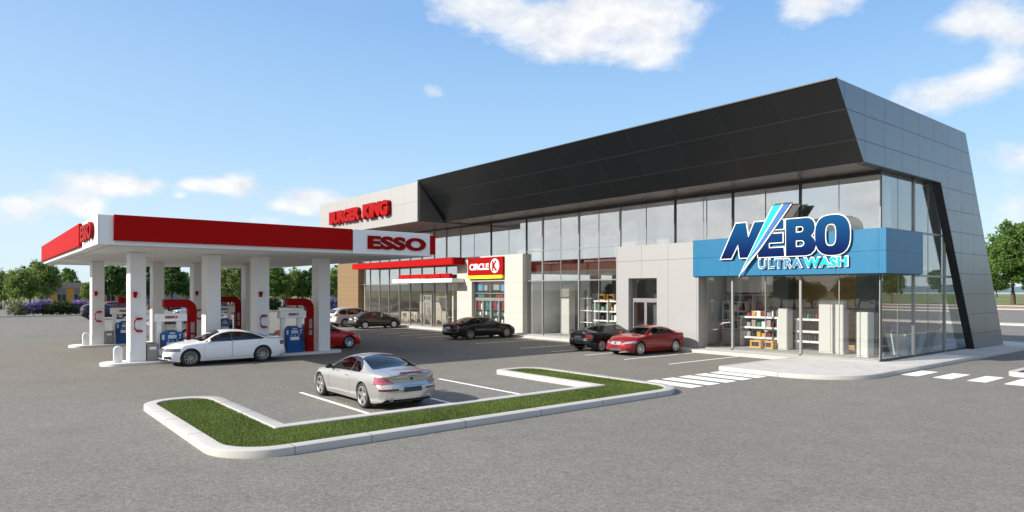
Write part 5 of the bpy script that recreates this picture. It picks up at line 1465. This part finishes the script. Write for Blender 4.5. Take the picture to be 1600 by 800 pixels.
def make_tree(kind, rng, h=6.5, w=5.0, leafmat='leaf_olive', n=8500, size=.26, trunk_h=1.4, stems=1):
    """returns an Empty with trunk and crown, base at the origin"""
    o = bpy.data.objects.new(kind, None); COL.objects.link(o); o.empty_display_size = .3
    tb = MB(); lobes = []
    for s in range(stems):
        a0 = rng.uniform(0,6.28); lean = (.35 if stems > 1 else .05)
        bx, by = (.25*math.cos(a0), .25*math.sin(a0)) if stems > 1 else (0,0)
        top = Vector((bx+lean*math.cos(a0)*2, by+lean*math.sin(a0)*2, h*.55))
        p = [Vector((bx,by,-.1)), Vector((bx+rng.uniform(-.1,.1),by,trunk_h*.5)), Vector((bx*1.4,by*1.4,trunk_h)), top]
        r0 = .032*h/stems**.5; tb.tube(p, r0, 9, r1=r0*.35)
        for k in range(7):
            t = rng.uniform(.25,1.0); st = p[2].lerp(top, t); a = a0+k*2.4+rng.uniform(-.4,.4); L = w*rng.uniform(.25,.46)*(1.15-.5*t)
            e = st+Vector((math.cos(a)*L, math.sin(a)*L, L*rng.uniform(.5,1.2)))
            m_ = st.lerp(e,.5)+Vector((0,0,.12*L))
            tb.tube([st,m_,e], r0*.38, 6, r1=r0*.10)
            for q in range(2):
                a2 = a+rng.uniform(-.9,.9); e2 = m_+Vector((math.cos(a2)*L*.5, math.sin(a2)*L*.5, L*rng.uniform(.3,.7))); tb.tube([m_,e2], r0*.16, 5, r1=r0*.05)
    cz = trunk_h+(h-trunk_h)*.48
    lobes.append((0,0,cz,w*.36,w*.36,(h-trunk_h)*.44))
    for k in range(8):
        a = k*.785+rng.uniform(-.3,.3); zz = rng.uniform(trunk_h+.16*h, h*.78); rad = w*rng.uniform(.24,.36)*(1.15-.55*(zz/h)); rr_ = w*rng.uniform(.15,.23)
        lobes.append((rad*math.cos(a), rad*math.sin(a), zz, rr_, rr_, rr_*rng.uniform(.8,1.15)))
    for k in range(3):
        a = rng.uniform(0,6.28); lobes.append((.12*w*math.cos(a), .12*w*math.sin(a), h*.86, w*.17, w*.17, h*.11))
    tr = tb.build('trunk', M['bark'], o, smooth=50)
    me = leaf_mesh('crown', lobes, n, size, M[leafmat], rng)
    c = bpy.data.objects.new('crown', me); COL.objects.link(c); c.parent = o
    return o

rng = random.Random(11)
TP = {'olive': [make_tree('tree', rng, 6.5, 6.0, 'leaf_olive', 9500, .25, .9, 3), make_tree('tree', rng, 6.5, 5.4, 'leaf_olive', 8500, .25, 1.2, 2)],
      'dark': [make_tree('tree', rng, 6.5, 5.0, 'leaf_dark', 9000, .28, 1.7, 1), make_tree('tree', rng, 6.5, 5.2, 'leaf_dark', 8000, .30, 1.8, 1)],
      'green': [make_tree('tree', rng, 6.5, 5.0, 'leaf_green', 8000, .28, 1.5, 1)]}
BIG = {'maple': make_tree('tree', rng, 18, 15.5, 'leaf_green', 15000, .62, 4.0, 1), 'plum': make_tree('tree', rng, 10, 10, 'leaf_plum', 9000, .42, 2.2, 1)}
used = set()
def plant(src, x, y, h, label, base_h=6.5, group=None, z=0, wide=1.0):
    if src.name not in used: used.add(src.name); o = src
    else: o = copy_tree(src)
    k = h/base_h
    o.location = (x,y,z); o.scale = (k*wide,k*wide,k); o.rotation_euler.z = rng.uniform(0,6.28)
    tag(o, label, 'tree', group); return o
TG = 'trees beyond the street'
rows = [('olive',-137.0,3.9,6.2,'bushy olive green tree cut by the left edge of the view'),
 ('olive',-127.8,6.1,6.1,'broad olive green tree standing behind the pale flowering bush'),
 ('olive',-146,9.2,7.7,'tall olive green tree rising behind the broad ones at the left'),
 ('olive2',-131.0,9.2,7.0,'olive green tree with several stems beside the ochre building'),
 ('green',-251,23.5,8.6,'small green tree peeping over the ochre building roof at its left'),
 ('olive',-150.3,17.7,4.7,'low olive tree at the right end of the ochre building'),
 ('dark',-129.1,18.4,6.9,'dark green tree between the back and front first columns'),
 ('green',-134.6,21.2,6.1,'mid green tree just left of the front first column'),
 ('dark',-118.6,21.9,7.0,'dark green tree with bare lower limbs between the first two column pairs'),
 ('dark',-125.1,26.6,7.2,'dark green tree above the left red arch'),
 ('green',-134.4,31.0,5.6,'pale green small tree right of the left red arch'),
 ('olive',-102.0,29.7,7.2,'light olive tree with visible limbs above the white sedan roof'),
 ('dark',-126.7,34.2,6.6,'dark tree behind the light olive tree with visible limbs'),
 ('green',-112.0,39.6,7.0,'mid green tree right of the third column pair'),
 ('olive',-115.8,44.5,6.5,'olive tree between the third and fourth column pairs'),
 ('dark',-110.2,45.0,6.8,'dark green tree just above the right red arch'),
 ('olive',-102.4,45.1,5.7,'small olive tree hidden behind the last front column'),
 ('olive',-109.2,49.5,6.5,'olive tree seen between the last column and timber wall'),
 ('green',-116.4,54.9,6.1,'green tree touching the top of the timber wall'),
 ('green',-122.2,39.7,6.4,'green tree behind the third front column'),
 ('green',-130.4,32.8,6.7,'green tree behind the second front column')]
cnt = {}
for kd, x, y, h, lab in rows:
    i = cnt.get(kd, 0); cnt[kd] = i+1
    k2 = 'olive' if kd == 'olive2' else kd
    plant(TP[k2][i % len(TP[k2])], x, y, h*rng.uniform(1.04,1.2), lab, group=TG, wide={'olive':1.0,'olive2':.72}.get(kd, .95))
FILL = [(-187.6,6.6,6.8),(-184.7,10.2,7.6),(-195.1,13.2,8.3),(-206,16.2,7.2),(-172.1,25.8,7.1),(-158.1,27.1,7.1),(-149.5,29.8,6.7),(-163.2,36.7,6.5),(-159.5,41.3,6.8),(-131.0,36.7,7.1),(-133.9,41.1,6.8),(-121.1,41.1,7.1),(-126.9,46.7,6.8),(-131.5,52.1,6.4),(-119.4,51.2,6.5),(-121.4,56.6,5.8)]
for i, (x, y, h) in enumerate(FILL):
    plant(TP[('olive','green','dark')[i % 3]][0], x, y, h, 'back row tree whose crown merges with the trees in front', group='back row of trees', wide=1.15)
plant(BIG['maple'], -46.0, 181.6, 19.0, 'tall broad green tree past the right end of the building', 18)
plant(BIG['plum'], -36.2, 172.6, 10.6, 'purple leaved tree at the right edge of the view', 10)
for i, (x, y, h) in enumerate(((-64,226,12),(-88,240,11),(-20,250,12))):
    plant(TP['green'][0], x, y, h, ('distant green tree behind the tall broad one','distant green tree far behind the building end','distant green tree on the meadow at right')[i])
for x, y, h in ((-100,326,8),(-90,333,10),(-79,340,8.5),(-70,352,9.5),(-58,345,8)):
    plant(TP['dark'][0], x, y, h, 'low far tree in the row along the meadow beyond the right end', group='far tree row at right', wide=1.5)
# trees across the road behind the viewer and to the right: they show in the shop windows
for i in range(44):
    k = ('olive','dark','green')[i % 3]; x = -104+3.5*i+rng.uniform(-1.5,1.5)
    plant(TP[k][0], x, -56+rng.uniform(-7,7), rng.uniform(4.6,6.4), 'roadside tree seen only as a reflection in the shop glass', group='trees reflected in the glass', wide=1.35)
for i in range(7):
    plant(TP['dark'][i % 2], 4+9*i, 166+rng.uniform(-4,4), rng.uniform(7,9), 'roadside tree seen only as a reflection in the shop glass', group='trees reflected in the glass')

def make_bush(name, r, h, leafm, n, size, flower=None, nf=0):
    o = bpy.data.objects.new(name, None); COL.objects.link(o); o.empty_display_size = .2
    lobes = [(0,0,h*.45,r*.8,r*.8,h*.45)]
    for k in range(5):
        a = k*1.26+rng.uniform(-.3,.3); lobes.append((r*.55*math.cos(a), r*.55*math.sin(a), h*rng.uniform(.35,.6), r*.45, r*.45, h*.36))
    c = bpy.data.objects.new('foliage', leaf_mesh('foliage', lobes, n, size, M[leafm], rng, .5)); COL.objects.link(c); c.parent = o
    if flower:
        fl = [(l[0]*1.06, l[1]*1.06, l[2]+h*.12, l[3], l[4], l[5]*.9) for l in lobes]
        f = bpy.data.objects.new('blossom', leaf_mesh('blossom', fl, nf, size*.8, M[flower], rng, .92)); COL.objects.link(f); f.parent = o
    s = MB()
    for k in range(4): a = k*1.57; s.tube([(0,0,-.05),(r*.4*math.cos(a), r*.4*math.sin(a), h*.5)], .03, 5, r1=.012)
    s.build('stem', M['bark'], o)
    return o
BU = {'violet': make_bush('shrub', 1.0, 1.7, 'leaf_bush', 1300, .15, 'petal', 1300),
      'green': make_bush('shrub', 1.1, 1.7, 'leaf_bush', 2600, .16),
      'pale': make_bush('shrub', .95, 1.9, 'leaf_pale', 1500, .15)}
def bush(kd, x, y, h, lab, z=.06, base=1.7):
    s = BU[kd]
    if s.name in used: s = copy_tree(s)
    else: used.add(s.name)
    s.location = (x,y,z); k = h/base; s.scale = (k,k,k); s.rotation_euler.z = rng.uniform(0,6.28)
    return tag(s, lab, 'shrub', 'shrubs along the street')
bush('pale', -99.8, 4.1, 2.0, 'pale cream flowering bush at the left end of the bed')
bush('pale', -99.4, 5.0, 1.3, 'short pale bush right of the tall pale one')
bush('violet', -99.6, 5.9, 1.7, 'violet flowering bush next to the pale bushes')
bush('violet', -100.2, 6.9, 2.0, 'violet flowering bush in the middle of the left group')
bush('green', -99.7, 7.8, 1.9, 'dark green bush right of the violet group')
bush('green', -100.2, 8.8, 2.1, 'rounded green bush in the middle of the bed')
bush('green', -99.6, 9.7, 1.8, 'dark green bush left of the lone violet bush')
bush('violet', -99.7, 10.7, 1.9, 'lone violet bush beside the dark blue estate')
bush('green', -100, 11.8, 1.5, 'green bush behind the dark blue estate')
bush('violet', -101.0, 31.6, 2.4, 'violet bush seen above the right pump header')
bush('violet', -101.0, 33.4, 2.3, 'violet bush seen under the right red arch')
bush('green', -100.8, 35.2, 2.2, 'green bush seen under the right red arch')
bush('violet', -80.5, 35.5, 2.2, 'violet bush at the left foot of the timber wall')
bush('green', -100.2, 19.5, 1.6, 'green bush seen between the first two front columns')
bush('violet', -100.2, 21.5, 1.7, 'violet bush seen past the second back column')

# far low ochre building
OB = thing('low_building', 'distant single storey ochre building with brown parapet and grey shuttered windows', 'building', (0,0,0))
MB().box(-7,7,.0,8,0,3.6).build('wall', M['ochre'], OB)
MB().box(-7.15,7.15,-.15,8.1,3.602,4.75).build('parapet', M['fascia_brown'], OB, bevel=.04)
for x in (-3.9,-.9,2.1,5.1):
    wn_ = MB().box(x-.85,x+.85,-.08,-.002,.4,3.5).build('window', M['frame'], OB)
    MB().box(x-.78,x+.78,-.10,-.081,2.3,3.45).build('shutter', M['shutter'], wn_)
    for s in (-1,1): MB().box(x+s*.41-.36,x+s*.41+.36,-.10,-.081,.48,2.25).build('pane', M['dark_void'], wn_)
OB.location = (-171.0, 18.9, 0); OB.rotation_euler.z = math.atan2(178, 18.4*0+30) - math.pi*0
OB.rotation_euler.z = R(84)
# low pale canopy roof of a shop across the street
LS = thing('low_building', 'far grey flat roofed shed behind the left arch', 'building', (-150,33,0))
MB().box(-153,-147,24,42,0,2.9).build('wall', M['interior_grey'], LS)
MB().box(-153.3,-146.6,23.6,42.4,2.902,3.3).build('roof', M['frame'], LS, bevel=.03)
# ------------------------------------------------------------------ shop interiors
ir = random.Random(21)
# goods: bottles and boxes as things of their own
def bottle(x, y, z, mt, lab, grp):
    o = MB(); o.lathe([(0,z),(.055,z),(.06,z+.05),(.06,z+.26),(.025,z+.34),(.025,z+.42),(0,z+.42)], (x,y,0), n=10)
    p = o.build('bottle', M[mt], smooth=50); return tag(p, lab, 'bottle', grp)
def carton(x, y, z, w, d, h, mt, lab, grp):
    return tag(MB().box(x-w/2,x+w/2,y-d/2,y+d/2,z,z+h).build('carton', M[mt], bevel=.008, seg=1), lab, 'carton', grp)
cols = ('dark_void','poster_red','interior_grey','orange','dark_plastic','interior_white','taupe','poster_green')
def cabinet(x0, x1, y, z1, lab, d=.55, z0=.162, doors=2, m='cabinet'):
    o = thing('tall_cabinet', lab, 'cabinet', ((x0+x1)/2, y+d/2, z0))
    MB().box(x0,x1,y,y+d,z0,z1).build('carcass', M[m], o, bevel=.012, seg=1)
    w_ = (x1-x0)/doors
    for k in range(doors):
        MB().box(x0+k*w_+.02,x0+(k+1)*w_-.02,y-.022,y-.002,z0+.08,z1-.05).build('door', M[m], o, bevel=.006, seg=1)
    return o
cabinet(-15.84,-14.66,31.9,2.70,'tall white two door cabinet behind the car wash glass')
cabinet(-18.0,-17.5,32.0,2.25,'narrow pale cabinet left of the timber wall',doors=1)
cabinet(-13.75,-13.25,31.2,2.2,'narrow pale cabinet near the glass corner',doors=1)
cabinet(-34.1,-33.3,32.0,3.6,'tall pale cabinet behind the middle glass bay',doors=1)
def shelves(x0, x1, y, levels, posts, lab, d=.45, back=None, th=.05, z0=.162, ztop=None, m='interior_white', group=None):
    o = thing('shelf_unit', lab, 'shelf', ((x0+x1)/2, y, z0), group)
    zt = ztop or max(levels)+th
    b = MB()
    for x in posts: b.box(x-.025,x+.025,y+.02,y+d-.02,z0,zt)
    b.build('upright', M[m], o)
    for z in levels:
        xs_ = sorted(posts); xs_ = [x0]+[x for x in xs_ if x0+.03 < x < x1-.03]+[x1]
        b = MB(); b.box(x0,x1,y,y+.018,z,z+th); b.box(x0,x1,y+.018,y+d,z,z+th-.004); b.build('shelf', M[m], o)
    if back: MB().box(x0,x1,y+d,y+d+.02,z0,zt).build('back_panel', M[back], o)
    return o
shelves(-22.0,-18.95,33.6,[.95,1.95,2.9],[-21.98,-21.2,-20.4,-19.6,-18.97],'white wall shelving left of the timber wall',back='interior_grey',ztop=2.95)
cabinet(-21.98,-20.5,33.05,.93,'low white counter below the wall shelving',d=.5)
o = thing('header_panel','white panel above the wall shelving','panel',(-20.5,33.6,3.4)); MB().box(-22.0,-18.95,33.58,33.7,3.05,4.1).build('board', M['interior_white'], o)
shelves(-20.45,-18.2,32.4,[.62,1.15,1.70],[-20.4,-18.25],'white display shelf in front of the wall shelving',th=.10)
shelves(-22.0,-20.5,35.2-2.1,[1.0,1.5,2.0,2.5],[-21.98,-21.5,-21.0,-20.52],'white grid shelving over the low white counter',d=.3)
for z in (1.05,1.55,2.05):
    for k in range(5): carton(-21.8+.29*k, 33.25, z+.001, .2, .18, ir.uniform(.2,.38), cols[ir.randrange(8)], 'small product carton in the grid shelving over the counter', 'cartons in the grid shelving')
for z in (.722,1.252,1.802):
    for k in range(7): carton(-20.25+.29*k, 32.6, z, .22, .2, ir.uniform(.18,.36), cols[ir.randrange(8)], 'product carton on the display shelf above the orange crates', 'cartons on the display shelf')
shelves(-17.4,-15.9,32.6,[.55,1.05,1.66],[-17.35,-15.95],'white display shelf left of the tall white cabinet',th=.10)
shelves(-33.1,-31.1,32.8,[.95,1.75,2.6],[-33.08,-32.4,-31.8,-31.12],'dark backed shelving behind the middle glass bay',back='dark_void',ztop=3.2)
shelves(-31.0,-28.6,32.0,[.55,1.15,1.75,2.42],[-30.9,-29.8,-28.7],'white open shelf beside the white entrance block',th=.09)
shelves(-25.8,-23.9,33.0,[.6,1.2,1.8],[-25.75,-23.95],'white shelf seen through the white block door',th=.08)
shelves(-41.6,-37.4,32.2,[.6,1.2,1.8,2.4],[-41.5,-39.5,-37.5],'product shelf behind the cream shop entrance',th=.05)
def crate(x, y, z, lab, w=.62, m='orange'):
    o = thing('crate', lab, 'crate', (x,y,z), 'orange crates on display')
    b = MB(); h=.42; d=.4; t=.03
    b.box(x-w/2,x+w/2,y-d/2,y-d/2+t,z,z+.10); b.box(x-w/2,x+w/2,y-d/2,y-d/2+t,z+.32,z+h); b.box(x-w/2,x-w/2+.1,y-d/2,y-d/2+t,z+.10,z+.32); b.box(x+w/2-.1,x+w/2,y-d/2,y-d/2+t,z+.10,z+.32)
    b.box(x-w/2,x+w/2,y+d/2-t,y+d/2,z,z+h); b.box(x-w/2,x-w/2+t,y-d/2+t,y+d/2-t,z,z+h); b.box(x+w/2-t,x+w/2,y-d/2+t,y+d/2-t,z,z+h); b.box(x-w/2+t,x+w/2-t,y-d/2+t,y+d/2-t,z,z+t)
    b.build('crate_body', M[m], o)
    MB().box(x-w/2+.05,x+w/2-.05,y-d/2+.05,y+d/2-.05,z+.035,z+.36).build('contents', M['dark_void'], o)
crate(-19.15,32.0,.163,'left orange crate on the floor under the display shelf'); crate(-18.48,32.0,.163,'right orange crate on the floor under the display shelf')
crate(-19.6,33.8,2.952,'left orange crate on top of the wall shelving'); crate(-19.2+.25,33.8,2.952,'right orange crate on top of the wall shelving',.5)
crate(-30.3,32.2,2.512,'left orange crate on the white open shelf'); crate(-29.5,32.2,2.512,'right orange crate on the white open shelf')
for k in range(9): bottle(-17.25+.145*k, 32.8, 1.762, ('dark_void','poster_red','dark_plastic','poster_green','dark_void')[k % 5], 'small bottle in the row on the shelf left of the tall white cabinet', 'bottles on the car wash shelf')
for k in range(9): carton(-17.2+.15*k, 32.85, .652, .12, .2, .26, 'dark_void', 'dark carton on the lower shelf left of the tall white cabinet', 'cartons on the car wash lower shelf')
for j, z in enumerate((1.0,2.0)):
    for k in range(7): carton(-21.7+.42*k, 33.85, z+.002, .26, .25, ir.uniform(.3,.62), cols[ir.randrange(8)], 'product carton standing on the wall shelving', 'cartons on the wall shelving')
for z in (1.052-.41+.55, 1.842):
    for k in range(6): carton(-30.7+.38*k, 32.25, z+.002 if z > 1.5 else 1.242, .24, .22, ir.uniform(.25,.42), cols[ir.randrange(8)], 'product carton on the white open shelf', 'cartons on the white open shelf')
for k in range(7): carton(-25.6+.26*k, 33.2, 1.882, .17, .2, .36, ('poster_red','dark_void')[k % 2], 'red or dark carton behind the white block door', 'cartons behind the white block door')
for z in (.652,1.252,1.852,2.452):
    for k in range(10): carton(-41.2+.41*k, 32.4, z, .28, .24, ir.uniform(.25,.42), cols[ir.randrange(8)], 'coloured carton on the shelf behind the cream entrance', 'cartons behind the cream entrance')
# upper floor: white display panels, shelves, crates
def panel_up(x0, x1, zt, lab, y=31.05, m='interior_white'):
    o = thing('display_panel', lab, 'panel', ((x0+x1)/2,y,4.36)); MB().box(x0,x1,y,y+.3,4.352,zt).build('board', M[m], o, bevel=.02, seg=1)
panel_up(-37.8,-36.9,7.4,'white upstairs panel above the cream shop block')
panel_up(-36.1,-35.2,7.3,'white upstairs panel at the left of the middle glass bays')
panel_up(-27.8,-26.4,7.35,'white upstairs panel left of the beige one')
panel_up(-26.3,-25.2,7.45,'beige upstairs panel above the white block',m='taupe')
panel_up(-25.0,-24.1,7.8,'tall white upstairs panel above the white block')
panel_up(-19.6,-18.9,7.6,'white upstairs panel above the left end of the blue band')
panel_up(-42.5,-40.6,7.2,'white upstairs panel above the round emblem sign')
shelves(-23.9,-20.4,31.1,[5.2,6.2,6.95],[-23.85,-22.7,-21.6,-20.45],'white upstairs shelving at the left of the blue band',z0=4.36)
shelves(-31.0,-28.2,31.1,[5.0,6.45,7.3],[-30.95,-28.25],'long white upstairs shelf over the middle glass bays',z0=4.36,th=.14)
shelves(-34.9,-33.2,31.1,[5.0,6.2,7.2],[-34.85,-33.25],'short white upstairs shelf with orange crates',z0=4.36,th=.10)
shelves(-18.6,-15.4,31.1,[5.0,6.3,7.1],[-18.55,-17.0,-15.45],'white upstairs shelving behind the blue sign letters',z0=4.36,th=.10)
crate(-34.4,31.32,7.302,'left orange crate on the upstairs shelf'); crate(-33.7,31.32,7.302,'right orange crate on the upstairs shelf')
crate(-18.2,31.32,7.202,'left orange crate upstairs behind the sign slash'); crate(-17.5,31.32,7.202,'right orange crate upstairs behind the sign slash')
for k in range(8): bottle(-30.6+.3*k, 31.3, 6.592, ('interior_white','poster_red','interior_white')[k % 3], 'small bottle on the long upstairs shelf', 'bottles on the upstairs shelf')
# planters added inside the corner glass in place of reflected outdoor ones
def planter(x, y, lab):
    o = thing('planter', lab, 'planter', (x,y,.162))
    vs = []
    for r, z in ((.26,.162),(.46,1.15),(.40,1.15),(.38,1.08)): vs += [(x-r,y-r,z),(x+r,y-r,z),(x+r,y+r,z),(x-r,y+r,z)]
    fs = [(3,2,1,0)]
    for k in range(3):
        for i in range(4): fs.append((k*4+i,k*4+(i+1)%4,(k+1)*4+(i+1)%4,(k+1)*4+i))
    fs.append((12,13,14,15)); b = MB(); b.add(vs, fs); b.build('pot', M['interior_white'], o)
    lob = [(0,0,1.25,.5,.5,.28),(.25,.1,1.4,.3,.3,.22),(-.25,-.1,1.35,.3,.3,.25)]
    f = bpy.data.objects.new('foliage', leaf_mesh('foliage', lob, 500, .10, M['leaf_bush'], rng, .3)); COL.objects.link(f); f.parent = o; f.location.z = -.16
    f = bpy.data.objects.new('blossom', leaf_mesh('blossom', [(a,b_,c+.08,d,e,g) for a,b_,c,d,e,g in lob], 420, .085, M['petal'], rng, .8)); COL.objects.link(f); f.parent = o; f.location.z = -.16
planter(-13.0,33.9,'white tapered planter of violet flowers standing in for a reflected one, nearest the glass corner')
planter(-13.1,35.9,'white tapered planter of violet flowers standing in for a reflected one, in the middle of the side glass')
planter(-13.1,37.9,'white tapered planter of violet flowers standing in for a reflected one, farthest along the side glass')
# cafe furniture in the restaurant
def make_chair():
    o = thing('cafe_chair', 'white cafe chair at a small table behind the restaurant windows', 'chair', (0,0,0), 'chairs in the restaurant')
    MB().box(-.22,.22,-.22,.22,.44,.47).build('seat', M['interior_white'], o, bevel=.01)
    MB().box(-.22,.22,.19,.22,.56,.86).build('backrest', M['interior_white'], o, bevel=.01)
    for x in (-.19,.19):
        for y in (-.19,.19): MB().tube([(x*1.1,y*1.1,0),(x,y,.44 if y < 0 else .57)], .014, 6).build('leg', M['frame'], o)
    return o
def make_table():
    o = thing('cafe_table', 'small white round table behind the restaurant windows', 'table', (0,0,0), 'tables in the restaurant')
    t = MB(); t.lathe([(0,.72),(.40,.72),(.41,.735),(.40,.75),(0,.75)], n=24); t.build('table_top', M['interior_white'], o, smooth=40)
    t = MB(); t.lathe([(.25,0),(.25,.02),(.03,.04),(.03,.72)], n=16); t.build('pedestal', M['frame'], o, smooth=40)
    return o
ch = make_chair(); tb_ = make_table(); first = True
for x, y in ((-58.6,31.8),(-56.0,31.6),(-53.6,31.9),(-51.2,31.6),(-46.9,31.5)):
    t = tb_ if first else copy_tree(tb_); t.location = (x,y,.162)
    for k, (dx, a) in enumerate(((-.62, math.pi/2),(.62,-math.pi/2))):
        c = ch if first and k == 0 else copy_tree(ch); c.location = (x+dx,y+.05,.162); c.rotation_euler.z = a
    first = False
cabinet(-54.0,-51.9,32.6,2.9,'wide white serving screen in the restaurant',d=.3,doors=3)
cabinet(-51.4,-49.4,32.7,3.2,'tall white menu wall in the restaurant',d=.25,doors=2)
cabinet(-46.9,-45.5,32.4,3.1,'tall white screen at the right of the restaurant',d=.25,doors=2)
cabinet(-57.8,-54.8,32.8,1.1,'long white serving counter in the restaurant',d=.7,doors=4)
